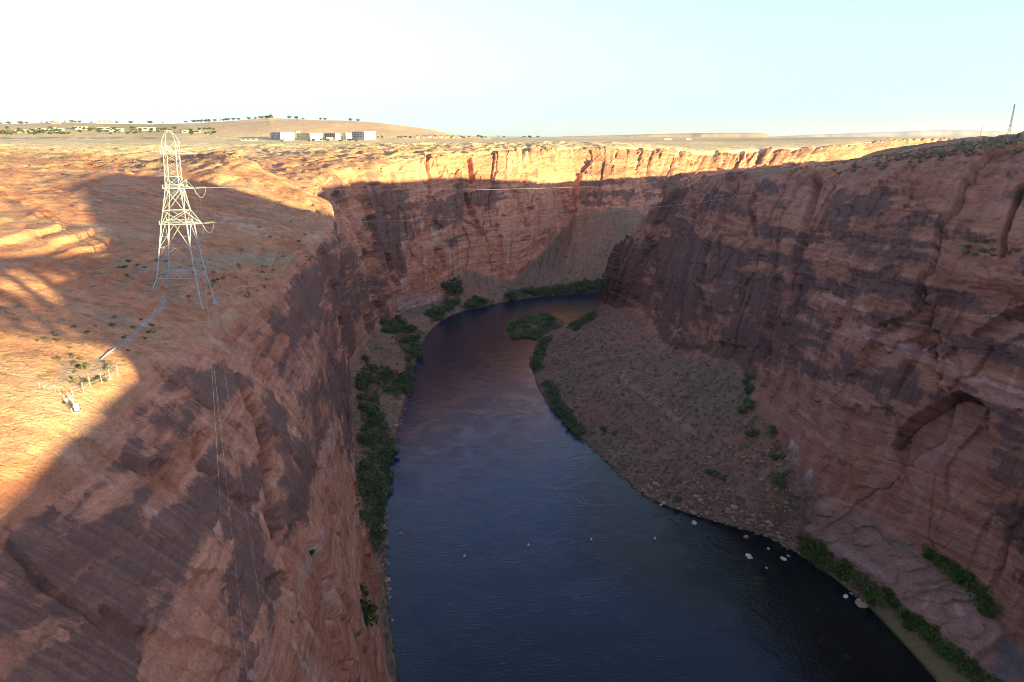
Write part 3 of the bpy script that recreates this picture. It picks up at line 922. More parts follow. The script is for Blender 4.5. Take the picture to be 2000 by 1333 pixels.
# ------------------------------------------------------------------ what the camera sees of the ground, for standing things on it
def visible_ground():
    Wb, Hb = 1000, 667
    zb = np.full(Wb * Hb, 1e9); ib = np.full(Wb * Hb, -1, np.int64); base = 0
    allP = []
    for B in (BL, BR):
        P = B['P'].reshape(-1, 3)
        px, py, d = project(P)
        ix = np.floor(px / 2).astype(int); iy = np.floor(py / 2).astype(int)
        ok = (d > 5) & (ix >= 0) & (ix < Wb) & (iy >= 0) & (iy < Hb)
        lin = iy[ok] * Wb + ix[ok]; dd = d[ok]; ids = np.nonzero(ok)[0] + base
        order = np.argsort(-dd)
        lin, dd, ids = lin[order], dd[order], ids[order]
        tmp = np.full(Wb * Hb, 1e9); ti = np.full(Wb * Hb, -1, np.int64)
        tmp[lin] = dd; ti[lin] = ids
        better = tmp < zb
        zb[better] = tmp[better]; ib[better] = ti[better]
        allP.append(P); base += len(P)
    return np.concatenate(allP), zb.reshape(Hb, Wb), ib.reshape(Hb, Wb)
GP, GZ, GI = visible_ground()

def ground_at(px, py):
    """the frontmost ground point seen at a photo pixel"""
    cx, cy = int(px / 2), int(py / 2)
    best = None
    for r in (1, 2, 4):
        x0, x1, y0, y1 = max(cx - r, 0), min(cx + r + 1, 1000), max(cy - r, 0), min(cy + r + 1, 667)
        w = GI[y0:y1, x0:x1]
        if (w >= 0).any():
            zz = np.where(w >= 0, GZ[y0:y1, x0:x1], 1e9)
            dmin = np.median(zz[zz < 1e8])
            k = np.argmin(np.abs(zz - dmin))
            best = GP[w.flat[k]]
            return Vector(best)
    return None

# ------------------------------------------------------------------ water
def mat_water():
    m, nt, b = new_mat("river_water")
    ge = nt.nodes.new("ShaderNodeNewGeometry")
    at = nt.nodes.new("ShaderNodeVertexColor"); at.layer_name = "tint"
    nt.links.new(at.outputs[0], b.inputs["Base Color"])
    b.inputs["Roughness"].default_value = 0.10
    b.inputs["IOR"].default_value = 1.333
    b.inputs["Specular IOR Level"].default_value = 0.5
    n1 = nt.nodes.new("ShaderNodeTexNoise"); n1.inputs["Scale"].default_value = 0.75; n1.inputs["Detail"].default_value = 3; n1.inputs["Roughness"].default_value = 0.55
    n2 = nt.nodes.new("ShaderNodeTexNoise"); n2.inputs["Scale"].default_value = 0.05; n2.inputs["Detail"].default_value = 3
    mp = nt.nodes.new("ShaderNodeMapping"); mp.inputs["Scale"].default_value = (0.6, 1.3, 1)
    nt.links.new(ge.outputs["Position"], mp.inputs["Vector"])
    nt.links.new(mp.outputs[0], n1.inputs["Vector"]); nt.links.new(ge.outputs["Position"], n2.inputs["Vector"])
    n2.inputs["Distortion"].default_value = 1.2
    mu = nt.nodes.new("ShaderNodeMath"); mu.operation = 'MULTIPLY'
    mr = nt.nodes.new("ShaderNodeMapRange"); mr.inputs[1].default_value = 0.38; mr.inputs[2].default_value = 0.66; mr.inputs[3].default_value = 0.35; mr.inputs[4].default_value = 1.0
    nt.links.new(n2.outputs[0], mr.inputs[0])
    nt.links.new(n1.outputs[0], mu.inputs[0]); nt.links.new(mr.outputs[0], mu.inputs[1])
    bp = nt.nodes.new("ShaderNodeBump"); bp.inputs["Strength"].default_value = 0.6; bp.inputs["Distance"].default_value = 0.45
    nt.links.new(mu.outputs[0], bp.inputs["Height"])
    nt.links.new(bp.outputs[0], b.inputs["Normal"])
    return m
gx = np.concatenate([np.linspace(-260, 320, 291), [400, 600, 1000, 1800, 4000]])
gy = np.concatenate([[-900, -500, -200, 0], np.linspace(60, 1200, 571), [1400, 1800, 2600, 4500]])
WX, WY = np.meshgrid(gx, gy, indexing='ij')
WP = np.stack([WX, WY, np.zeros_like(WX)], -1)
wpx, wpy, wd = project(WP)
wc = np.empty(WP.shape, np.float32)
wc[...] = (0.008, 0.031, 0.084)
wn1 = fbm(WX / 40, WY / 40, WX * 0, 4, 301)
wn2 = fbm(WX / 6, WY / 6, WX * 0, 3, 303)
def tintw(pts, colr, k, soft=30):
    global wc
    m = blob(wpx + 20 * wn1, wpy + 10 * wn2, pts, soft) * (wd > 5)
    wc = lerp3(wc, colr, np.clip(m * k, 0, 1))
# depth colours, a duller upper reach, shallows over sand round the islet and over drowned rocks along the right bank
tintw([(780, 1180), (1300, 1120), (1900, 1180), (2000, 1500), (760, 1500)], (0.003, 0.012, 0.026), 0.9, 170)
tintw([(780, 850), (1140, 850), (1100, 760), (1200, 560), (850, 580), (800, 700)], (0.022, 0.019, 0.022), 0.75, 70)  # upper reach tinted a duller grey-brown
tintw([(985, 630), (1040, 605), (1120, 600), (1170, 600), (1130, 640), (1060, 665), (990, 655)], (0.105, 0.072, 0.024), 1.0, 14)
tintw([(930, 680), (1035, 655), (1040, 730), (960, 720)], (0.075, 0.035, 0.022), 0.8)
tintw(([(1290, 990), (1400, 1035), (1500, 1070), (1600, 1130), (1700, 1210), (1820, 1345)], 230), (0.003, 0.007, 0.007), 0.95)
tintw(([(770, 1010), (775, 1100), (790, 1333)], 45), (0.012, 0.036, 0.042), 0.4, 30)
rock_sp = sstep(0.25, 0.5, wn2 + 0.2 * wn1) * blob(wpx, wpy, ([(1400, 1040), (1500, 1085), (1600, 1150), (1660, 1230)], 110)) * (wd > 5)
wc = lerp3(wc, (0.022, 0.026, 0.010), rock_sp * 0.6)
water = grid_mesh("river_water", WP, wc, mat_water(), False)
water['kind'] = 'structure'

# ------------------------------------------------------------------ ground under everything, out to the horizon
gm = bpy.data.meshes.new("ground")
E = 44000
gm.from_pydata([(-E, -E, -12), (E, -E, -12), (E, E, -12), (-E, E, -12)], [], [(0, 1, 2, 3)])
gm.materials.append(mat_plain("ground_earth", (0.2, 0.12, 0.08), 0.95))
go = bpy.data.objects.new("ground", gm); COL.objects.link(go); go['kind'] = 'structure'
#@OBJECTS
# ------------------------------------------------------------------ helpers for things
def mesh_data(name, verts, faces, mat, smooth=False):
    me = bpy.data.meshes.new(name)
    me.from_pydata([tuple(v) for v in verts], [], [tuple(f) for f in faces])
    me.materials.append(mat)
    if smooth:
        me.polygons.foreach_set("use_smooth", np.ones(len(me.polygons), bool))
    me.update()
    return me

def link(name, me, parent=None, loc=None, rotz=None, scale=None):
    o = bpy.data.objects.new(name, me)
    COL.objects.link(o)
    if parent is not None:
        o.parent = parent
    if loc is not None:
        o.location = loc
    if rotz is not None:
        o.rotation_euler = (0, 0, rotz)
    if scale is not None:
        o.scale = scale if hasattr(scale, '__len__') else (scale,) * 3
    return o

def tag(o, label, cat, group=None, kind=None):
    o['label'] = label; o['category'] = cat
    if group: o['group'] = group
    if kind: o['kind'] = kind
    return o

def thing(name, label, cat, loc=(0, 0, 0), rotz=0, group=None):
    o = bpy.data.objects.new(name, None)
    o.empty_display_size = 0.5
    COL.objects.link(o)
    o.location = loc; o.rotation_euler = (0, 0, rotz)
    return tag(o, label, cat, group)

class MB:
    """collects shapes for ONE mesh"""
    def __init__(self):
        self.v = []; self.f = []
    def box(self, c, s, rz=0):
        b = len(self.v); cx, cy, cz = c; hx, hy, hz = s[0] / 2, s[1] / 2, s[2] / 2
        ca, sa = math.cos(rz), math.sin(rz)
        for dx, dy, dz in ((-1, -1, -1), (1, -1, -1), (1, 1, -1), (-1, 1, -1), (-1, -1, 1), (1, -1, 1), (1, 1, 1), (-1, 1, 1)):
            X, Y = dx * hx, dy * hy
            self.v.append((cx + X * ca - Y * sa, cy + X * sa + Y * ca, cz + dz * hz))
        for q in ((0, 3, 2, 1), (4, 5, 6, 7), (0, 1, 5, 4), (1, 2, 6, 5), (2, 3, 7, 6), (3, 0, 4, 7)):
            self.f.append(tuple(b + i for i in q))
        return self
    def bar(self, p, q, r, n=5, r2=None):
        p, q = Vector(p), Vector(q); d = q - p
        if d.length < 1e-6: return self
        d.normalize()
        a = d.cross(Vector((0, 0, 1)) if abs(d.z) < 0.95 else Vector((1, 0, 0))).normalized(); c = d.cross(a)
        b = len(self.v); r2 = r if r2 is None else r2
        for k in range(n):
            an = 2 * math.pi * k / n
            o = a * math.cos(an) + c * math.sin(an)
            self.v.append(tuple(p + o * r)); self.v.append(tuple(q + o * r2))
        for k in range(n):
            k2 = (k + 1) % n
            self.f.append((b + 2 * k, b + 2 * k2, b + 2 * k2 + 1, b + 2 * k + 1))
        self.f.append(tuple(b + 2 * k for k in range(n))[::-1]); self.f.append(tuple(b + 2 * k + 1 for k in range(n)))
        return self
    def path(self, pts, r, n=5):
        for p, q in zip(pts[:-1], pts[1:]):
            self.bar(p, q, r, n)
        return self
    def lathe(self, prof, c=(0, 0, 0), n=12):
        b = len(self.v)
        for r, z in prof:
            for k in range(n):
                an = 2 * math.pi * k / n
                self.v.append((c[0] + r * math.cos(an), c[1] + r * math.sin(an), c[2] + z))
        for i in range(len(prof) - 1):
            for k in range(n):
                k2 = (k + 1) % n
                self.f.append((b + i * n + k, b + i * n + k2, b + (i + 1) * n + k2, b + (i + 1) * n + k))
        self.f.append(tuple(b + k for k in range(n))[::-1]); self.f.append(tuple(b + (len(prof) - 1) * n + k for k in range(n)))
        return self
    def build(self, name, mat, parent=None, smooth=False):
        return link(name, mesh_data(name, self.v, self.f, mat, smooth), parent)

# ------------------------------------------------------------------ more materials
def mat_leaf(name, c1, c2, var=0.35):
    m, nt, b = new_mat(name)
    oi = nt.nodes.new("ShaderNodeObjectInfo")
    ge = nt.nodes.new("ShaderNodeNewGeometry")
    no = nt.nodes.new("ShaderNodeTexNoise"); no.inputs["Scale"].default_value = 0.9; no.inputs["Detail"].default_value = 3
    nt.links.new(ge.outputs["Position"], no.inputs["Vector"])
    ad = nt.nodes.new("ShaderNodeMath"); ad.operation = 'MULTIPLY_ADD'; ad.inputs[1].default_value = 0.55; 
    nt.links.new(oi.outputs["Random"], ad.inputs[0]); 
    mr = nt.nodes.new("ShaderNodeMapRange"); mr.inputs[1].default_value = 0.3; mr.inputs[2].default_value = 0.7; mr.inputs[3].default_value = 0.0; mr.inputs[4].default_value = 0.45
    nt.links.new(no.outputs[0], mr.inputs[0]); nt.links.new(mr.outputs[0], ad.inputs[2])
    mx = nt.nodes.new("ShaderNodeMix"); mx.data_type = 'RGBA'
    mx.inputs[6].default_value = (*c1, 1); mx.inputs[7].default_value = (*c2, 1)
    nt.links.new(ad.outputs[0], mx.inputs[0]); nt.links.new(mx.outputs[2], b.inputs["Base Color"])
    b.inputs["Roughness"].default_value = 0.75; b.inputs["Specular IOR Level"].default_value = 0.2
    return m
M_LEAF = mat_leaf("riverside_leaves", (0.050, 0.092, 0.040), (0.155, 0.175, 0.070))
M_LEAF2 = mat_leaf("bright_leaves", (0.035, 0.065, 0.014), (0.075, 0.105, 0.022))
M_SAGE = mat_leaf("sage_leaves", (0.12, 0.11, 0.065), (0.22, 0.19, 0.105))
M_TOWNLEAF = mat_leaf("town_leaves", (0.05, 0.07, 0.025), (0.10, 0.11, 0.045))
M_REED = mat_leaf("islet_leaves", (0.075, 0.105, 0.045), (0.135, 0.155, 0.065))
M_BARK = mat_plain("bark", (0.10, 0.07, 0.05), 0.9)
M_STEEL = mat_plain("galvanised_steel", (0.44, 0.445, 0.45), 0.55, 0.1, 0.12, 0.6)
M_CONC = mat_plain("concrete", (0.38, 0.355, 0.32), 0.85, 0, 0.12, 1.5)
M_CABLE = mat_plain("cable_aluminium", (0.45, 0.43, 0.41), 0.45, 0.3, 0.05)
M_INS = mat_plain("insulator_glaze", (0.30, 0.26, 0.2), 0.35, 0, 0.1, spec=0.5)
M_WHITE = mat_plain("white_paint", (0.66, 0.645, 0.60), 0.6, 0, 0.06)
M_CREAM = mat_plain("cream_stucco", (0.50, 0.43, 0.33), 0.85, 0, 0.08, 0.3)
M_TAN = mat_plain("tan_stucco", (0.45, 0.36, 0.26), 0.85, 0, 0.1, 0.3)
M_FRONT_SHADE = mat_plain("render_in_shade", (0.46, 0.45, 0.46), 0.85, 0, 0.1, 0.3)  # hotel fronts: shade put into the render colour
M_GLASS = mat_plain("window_glass", (0.04, 0.045, 0.055), 0.15, 0, 0.1, spec=0.6)
M_ROOF = mat_plain("roof_gravel", (0.36, 0.31, 0.27), 0.9, 0, 0.1, 0.3)
M_ROOF2 = mat_plain("brown_shingle", (0.18, 0.12, 0.09), 0.9, 0, 0.1, 0.3)
M_DARK = mat_plain("dark_metal", (0.06, 0.055, 0.05), 0.5, 0.2)
M_BRIDGE = mat_plain("bridge_paint", (0.35, 0.34, 0.32), 0.6, 0.2)
def mat_stone(name, c, wet=False):
    m, nt, b = new_mat(name)
    ge = nt.nodes.new("ShaderNodeNewGeometry"); oi = nt.nodes.new("ShaderNodeObjectInfo")
    no = nt.nodes.new("ShaderNodeTexNoise"); no.inputs["Scale"].default_value = 0.8; no.inputs["Detail"].default_value = 5
    nt.links.new(ge.outputs["Position"], no.inputs["Vector"])
    ad = nt.nodes.new("ShaderNodeMath"); ad.operation = 'ADD'; nt.links.new(no.outputs[0], ad.inputs[0]); nt.links.new(oi.outputs["Random"], ad.inputs[1])
    mr = nt.nodes.new("ShaderNodeMapRange"); mr.inputs[1].default_value = 0.3; mr.inputs[2].default_value = 1.6; mr.inputs[3].default_value = 0.62; mr.inputs[4].default_value = 1.4
    nt.links.new(ad.outputs[0], mr.inputs[0])
    mx = nt.nodes.new("ShaderNodeMix"); mx.data_type = 'RGBA'; mx.blend_type = 'MULTIPLY'; mx.inputs[0].default_value = 1
    mx.inputs[6].default_value = (*c, 1); nt.links.new(mr.outputs[0], mx.inputs[7]); nt.links.new(mx.outputs[2], b.inputs["Base Color"])
    bp = nt.nodes.new("ShaderNodeBump"); bp.inputs["Strength"].default_value = 0.5; bp.inputs["Distance"].default_value = 0.3
    nt.links.new(no.outputs[0], bp.inputs["Height"]); nt.links.new(bp.outputs[0], b.inputs["Normal"])
    b.inputs["Roughness"].default_value = 0.9; b.inputs["Specular IOR Level"].default_value = 0.15
    return m
M_STONE = mat_stone("boulder_pink", (0.34, 0.21, 0.16))
M_STONE2 = mat_stone("boulder_red", (0.30, 0.155, 0.11))
M_STONE3 = mat_stone("boulder_white", (0.55, 0.50, 0.45))

# ------------------------------------------------------------------ plants and stones: a few meshes, copied as objects
def leaf_cloud(name, seed, blobs, per, size, mat, flat=1.0, stem=0):
    r = np.random.default_rng(seed)
    V, F = [], []
    for (bx, by, bz, br) in blobs:
        d = r.normal(size=(per, 3)); d /= np.linalg.norm(d, axis=1, keepdims=True)
        rad = br * (0.55 + 0.5 * r.random(per)) * (1 + 0.25 * np.sin(5 * d[:, 0] + 3 * d[:, 1] + seed))
        c = d * rad[:, None] * (1, 1, flat) + (bx, by, bz)
        for i in range(per):
            if c[i, 2] < 0: continue
            n = d[i] + 0.7 * r.normal(size=3); n /= np.linalg.norm(n)
            a = np.cross(n, r.normal(size=3)); a /= np.linalg.norm(a) + 1e-9; b = np.cross(n, a)
            s = size * (0.6 + 0.8 * r.random()); k = len(V)
            V += [c[i] - a * s, c[i] - b * s * 0.55, c[i] + a * s, c[i] + b * s * 0.55]
            F.append((k, k + 1, k + 2, k + 3))
    return mesh_data(name, V, F, mat)

def bush_blobs(seed, n=7, spread=0.55):
    r = random.Random(seed)
    out = [(0, 0, 0.45, 0.5)]
    for i in range(n):
        a = r.random() * 6.28; q = spread * (0.5 + 0.6 * r.random())
        out.append((q * math.cos(a), q * math.sin(a), 0.25 + 0.55 * r.random(), 0.22 + 0.24 * r.random()))
    return out
BUSH = [leaf_cloud("riverside_bush", 10 + i, bush_blobs(i), 62, 0.115, M_LEAF) for i in range(5)]
BUSHG = [leaf_cloud("green_bush", 30 + i, bush_blobs(40 + i), 62, 0.115, M_LEAF2) for i in range(4)]
REED = [leaf_cloud("islet_bush", 50 + i, bush_blobs(60 + i, 8, 0.75), 50, 0.11, M_REED, 0.7) for i in range(3)]
SAGE = [leaf_cloud("desert_shrub", 70 + i, bush_blobs(80 + i, 5, 0.6), 34, 0.14, M_SAGE, 0.8) for i in range(4)]
CROWN = [leaf_cloud("crown", 90 + i, [(x, y, z + 0.15, q) for x, y, z, q in bush_blobs(95 + i, 8, 0.5)], 50, 0.13, M_TOWNLEAF, 1.0) for i in range(3)]
CONE = [leaf_cloud("crown", 120 + i, [(0, 0, 0.25 + 0.19 * k, 0.30 - 0.055 * k) for k in range(5)], 46, 0.09, M_TOWNLEAF, 1.3) for i in range(2)]
TRUNK = mesh_data("trunk", *(lambda m: (m.v, m.f))(MB().bar((0, 0, -0.3), (0, 0, 0.55), 0.06, 6, 0.035)), M_BARK)

def stone_mesh(seed, mat, name="boulder", sub=2):
    import bmesh
    r = np.random.default_rng(seed)
    bm = bmesh.new(); bmesh.ops.create_icosphere(bm, subdivisions=sub, radius=0.5)
    cuts = [(lambda v: v / np.linalg.norm(v))(r.normal(size=3)) for _ in range(9)]; offs = 0.27 + 0.15 * r.random(9)
    sc = np.array([1.0, 0.75 + 0.3 * r.random(), 0.55 + 0.25 * r.random()])
    for v in bm.verts:
        p = np.array(v.co)
        for c, o in zip(cuts, offs):
            d = p @ c - o
            if d > 0: p = p - c * d
        p = p * (1 + 0.05 * r.normal()) * sc
        v.co = p
    me = bpy.data.meshes.new(name); bm.to_mesh(me); bm.free(); me.materials.append(mat)
    return me
ROCKS = [stone_mesh(200 + i, M_STONE) for i in range(5)]
ROCKS_RED = [stone_mesh(220 + i, M_STONE2) for i in range(4)]
ROCKS_WHITE = [stone_mesh(240 + i, M_STONE3) for i in range(4)]

def sample_poly(poly, n, rnd, mind=0.0):
    xs = [p[0] for p in poly]; ys = [p[1] for p in poly]
    out = []; tries = 0
    while len(out) < n and tries < n * 60:
        tries += 1
        x = rnd.uniform(min(xs), max(xs)); y = rnd.uniform(min(ys), max(ys))
        if not in_poly(np.array([x]), np.array([y]), poly)[0]: continue
        if mind and any((x - a) ** 2 + ((y - b) * 1.3) ** 2 < mind * mind for a, b in out): continue
        out.append((x, y))
    return out

def put(meshes, name, label, cat, group, px, py, size, rnd, squash=1.0, sink=0.12, z=None):
    g = ground_at(px, py) if z is None else Vector(PZ(px, py, z))
    if g is None: return None
    s = size * rnd.uniform(0.75, 1.3)
    o = link(name, rnd.choice(meshes), None, g - Vector((0, 0, s * sink)), rnd.uniform(0, 6.28), (s * rnd.uniform(.85, 1.15), s * rnd.uniform(.85, 1.15), s * squash))
    return tag(o, label, cat, group)

RB = random.Random(11)
# (outline on the photo, how many, size in metres, meshes, label, group)
THICKETS = [
    ([(702, 730), (722, 690), (728, 735), (742, 800), (762, 868), (762, 900), (728, 900), (700, 870), (712, 830)], 27, 8.0, BUSH,
     "dark green bush in the unbroken thicket between the left cliff foot and the upper shore", "thicket under the left cliff"),
    ([(700, 900), (760, 895), (764, 950), (748, 985), (738, 1040), (744, 1085), (722, 1060), (700, 1010), (694, 950)], 26, 6.5, BUSH,
     "dark green bush crowding the cliff foot beside the pale shore boulders", "bushes above the boulder shore"),
    ([(740, 632), (775, 618), (800, 640), (826, 652), (818, 690), (806, 730), (804, 765), (786, 745), (795, 700), (775, 668)], 26, 9.0, BUSH,
     "dense green bush on the left waterline where the river starts to bend", "bushes on the left waterline"),
    ([(716, 712), (752, 716), (800, 742), (808, 772), (770, 776), (735, 750)], 16, 7.5, BUSH,
     "green bush in the band crossing the red slope below the left cliff", "band of bushes across the red slope"),
    ([(838, 610), (850, 595), (880, 600), (868, 620), (845, 632)], 8, 9.0, BUSH,
     "green bush among red rocks at the foot of the grey striped slab", "bushes by the grey striped slab"),
    ([(862, 590), (868, 560), (892, 552), (900, 585), (888, 605), (870, 606)], 9, 13.0, BUSH,
     "tall dark tree-like bush left of the fan-shaped red debris cone", "tall bushes by the debris cone"),
    ([(900, 600), (930, 584), (965, 586), (962, 595), (915, 606)], 9, 10.0, BUSH,
     "rounded green bush along the water below the red debris cone", "bushes below the debris cone"),
    ([(986, 590), (986, 570), (1060, 562), (1130, 552), (1190, 548), (1186, 570), (1080, 580)], 40, 11.0, BUSH,
     "dark green bush in the hedge-like row lining the far bank of the bend", "row of bushes on the far bank"),
    ([(1042, 720), (1040, 690), (1058, 660), (1078, 658), (1062, 690), (1058, 725)], 12, 8.0, BUSH,
     "green bush on the right bank tip facing the islet", "bushes on the right bank tip"),
    ([(1062, 745), (1078, 750), (1105, 795), (1140, 845), (1132, 858), (1092, 806)], 18, 6.5, BUSH,
     "green bush lining the right waterline beside the bright rippled water", "bushes along the right waterline"),
    ([(1108, 642), (1140, 618), (1168, 606), (1166, 618), (1125, 645)], 9, 8.0, BUSH,
     "small dark bush on the right shore under the prow of the cliff", "bushes under the right prow"),
    ([(1556, 1050), (1580, 1048), (1640, 1095), (1720, 1140), (1752, 1180), (1730, 1192), (1650, 1140), (1580, 1105)], 26, 4.6, BUSHG,
     "bright green bush on the ledge between dark water and pink slab", "bright bushes under the pink slab"),
    ([(1745, 1180), (1800, 1215), (1850, 1255), (1950, 1335), (1900, 1335), (1830, 1270), (1760, 1210)], 18, 4.0, BUSHG,
     "bright green bush on the yellowish wet ledge at the lower right shore", "bushes on the yellowish wet ledge"),
    ([(1788, 1068), (1810, 1068), (1870, 1108), (1925, 1150), (1948, 1185), (1930, 1205), (1905, 1165), (1850, 1125)], 18, 4.8, BUSHG,
     "green bush in the crescent row along the top of the pink slab", "crescent of bushes above the pink slab"),
    ([(1452, 745), (1468, 735), (1470, 800), (1450, 835), (1440, 830)], 8, 6.0, BUSH,
     "dark bush in the gully where the right debris slope meets the cliff", "bushes in the upper gully"),
    ([(1505, 890), (1530, 880), (1530, 960), (1505, 965)], 8, 4.6, BUSH,
     "dark bush in the steep gully beside the white-streaked buttress", "bushes in the steep gully"),
    ([(1440, 850), (1530, 825), (1535, 835), (1450, 865)], 7, 4.0, BUSH,
     "low dark bush along the crest line of the brown debris ridge", "bushes along the debris crest"),
    ([(1295, 965), (1330, 960), (1330, 985), (1300, 980)], 4, 3.6, BUSH,
     "low green bush among boulders midway along the right shore", "shore bushes among right boulders"),
    ([(1380, 925), (1412, 915), (1415, 935), (1385, 940)], 4, 4.0, BUSH,
     "small bush alone on the bare red part of the right slope", "bushes on the bare red slope"),
    ([(1170, 832), (1200, 828), (1205, 848), (1175, 850)], 4, 4.2, BUSH,
     "small dark bush above the right waterline on open scree", "bushes on open scree"),
]
for poly, n, size, meshes, label, grp in THICKETS:
    for px, py in sample_poly(poly, int(n * 0.9), RB, 3):
        put(meshes, "riverside_bush", label, "bush", grp, px, py, size * 0.82, RB, 0.8)
put(BUSHG, "riverside_bush", "round green bush clinging to the lower left wall just above the shore boulders", "bush", None, 712, 1210, 6.2, RB, 1.1, 0.2)
put(BUSHG, "riverside_bush", "smaller green bush in the crack directly above the round one on the lower left wall", "bush", None, 709, 1156, 3.4, RB, 1.0, 0.2)
put(BUSHG, "riverside_bush", "tiny green shrub in a hollow of the left wall beside a white seep", "bush", None, 614, 1072, 2.0, RB, 1.0, 0.2)

BRUSH = [(p, int(n * (26 if sz > 6 else 15))) for p, n, sz, *_ in THICKETS]
# islet in the bend
ic = Vector(PZ(1042, 637, 0))
n1, n2 = 20, 48
iv, iff = [], []
for i in range(n1 + 1):
    for k in range(n2):
        a = 2 * math.pi * k / n2; q = i / n1
        rr = q * (1 + 0.14 * math.sin(2 * a + 1) + 0.08 * math.sin(5 * a))
        X, Y = 33 * rr * math.cos(a), 62 * rr * math.sin(a)
        iv.append((X, Y, 1.6 * (1 - q * q) - 0.35 + 0.25 * math.sin(X * 0.5) * math.cos(Y * 0.4) * (1 - q)))
for i in range(n1):
    for k in range(n2):
        k2 = (k + 1) % n2
        iff.append((i * n2 + k, (i + 1) * n2 + k, (i + 1) * n2 + k2, i * n2 + k2))
isl = link("islet", mesh_data("islet", iv, iff, mat_plain("islet_sand", (0.13, 0.095, 0.045), 0.9, 0, 0.3, 0.3), True), None, ic, -0.25)
isl['kind'] = 'structure'
for k in range(90):
    a = RB.random() * 6.28; q = math.sqrt(RB.random()) * 0.92
    X, Y = 31 * q * math.cos(a), 58 * q * math.sin(a)
    ca, sa = math.cos(-0.25), math.sin(-0.25)
    tall = k % 9 == 0
    o = link("islet_bush", RB.choice(BUSH if tall else REED), None, ic + Vector((X * ca - Y * sa, X * sa + Y * ca, 0.2)), RB.random() * 6.28, (7, 7, 5) if tall else (RB.uniform(6, 9), RB.uniform(6, 9), RB.uniform(1.8, 3.0)))
    tag(o, "darker taller bush on the low islet in the river bend" if tall else "pale green low bush covering the islet in the river bend", "bush",
        "tall bushes on the islet" if tall else "low bushes on the islet")

# shrubs on the sunlit and shaded bench
SHR = [
    ([(110, 700), (200, 690), (240, 715), (225, 740), (150, 760), (105, 750)], 20, 1.3, "dry yellowish shrub inside the railed enclosure on the sunlit bench", "shrubs inside the railed enclosure"),
    ([(30, 640), (190, 630), (200, 700), (60, 710)], 9, 1.0, "small dry shrub on the bright slickrock behind the railed enclosure", "shrubs behind the enclosure"),
    ([(200, 615), (310, 590), (320, 640), (240, 690), (210, 650)], 10, 1.2, "grey green shrub beside the gravel walk leading to the pylon", "shrubs beside the gravel walk"),
    ([(330, 560), (560, 490), (600, 520), (500, 600), (430, 610)], 9, 1.2, "grey green shrub on the shaded bench right of the pylon feet", "shrubs right of the pylon"),
    ([(210, 515), (330, 500), (330, 545), (220, 545)], 12, 1.4, "sage shrub on the sandy strip behind the pylon", "shrubs behind the pylon"),
    ([(470, 390), (600, 430), (600, 480), (480, 470)], 5, 1.6, "dark shrub on the shaded ledges behind the pylon's cables", "shrubs on the shaded ledges"),
    ([(1600, 330), (1800, 305), (1990, 285), (1990, 300), (1850, 312), (1640, 345)], 30, 2.4, "grey green shrub on the shaded rim top of the right wall", "shrubs on the right rim"),
    ([(1880, 470), (1990, 460), (1995, 510), (1880, 500)], 12, 2.6, "dark green shrub on the ledge high on the right wall", "shrubs on a right wall ledge"),
]
for poly, n, size, label, grp in SHR:
    for px, py in sample_poly(poly, n, RB, 4):
        put(SAGE, "desert_shrub", label, "shrub", grp, px, py, size, RB, 0.8, 0.15)

# boulders
BOULD = [
    ([(755, 985), (768, 1000), (775, 1060), (772, 1120), (780, 1180), (778, 1230), (762, 1220), (750, 1120), (742, 1040)], 48, 3.6, ROCKS, "pale pink boulder in the jumble along the lower left shore", "boulders on the lower left shore"),
    ([(765, 800), (800, 790), (775, 870), (765, 930), (750, 960), (762, 880)], 26, 3.0, ROCKS, "pinkish boulder along the upper left shore below the bushes", "boulders on the upper left shore"),
    ([(1250, 962), (1300, 985), (1400, 1018), (1500, 1050), (1545, 1075), (1550, 1040), (1480, 1000), (1380, 975), (1270, 935)], 110, 3.2, ROCKS, "pinkish brown boulder on the rubble shore in the middle of the right bank", "boulders on the right shore"),
    ([(1190, 880), (1350, 860), (1500, 900), (1540, 1000), (1400, 960), (1260, 930)], 55, 3.2, ROCKS_RED, "reddish block scattered on the lower right debris slope", "blocks on the lower right slope"),
    ([(1110, 660), (1260, 620), (1420, 740), (1440, 830), (1250, 830), (1100, 760)], 60, 3.6, ROCKS_RED, "dull red block scattered on the upper right debris slope", "blocks on the upper right slope"),
    ([(900, 540), (930, 535), (960, 580), (920, 580)], 12, 3.2, ROCKS_RED, "red block on the fan-shaped debris cone at the bend", "blocks on the debris cone"),
    ([(1010, 540), (1090, 440), (1200, 440), (1190, 540)], 40, 3.2, ROCKS_RED, "dark block on the great scree slope of the far bank", "blocks on the far scree"),
    ([(1640, 1130), (1700, 1175), (1690, 1190), (1650, 1165)], 8, 3.0, ROCKS, "pinkish boulder at the foot of the bright bushes by dark water", "boulders under the bright bushes"),
]
for poly, n, size, meshes, label, grp in BOULD:
    for px, py in sample_poly(poly, n, RB, 4):
        put(meshes, "boulder", label, "boulder", grp, px, py, size * RB.choice((0.5, 0.7, 0.8, 1.0, 1.3)), RB, 1.0, -0.05)
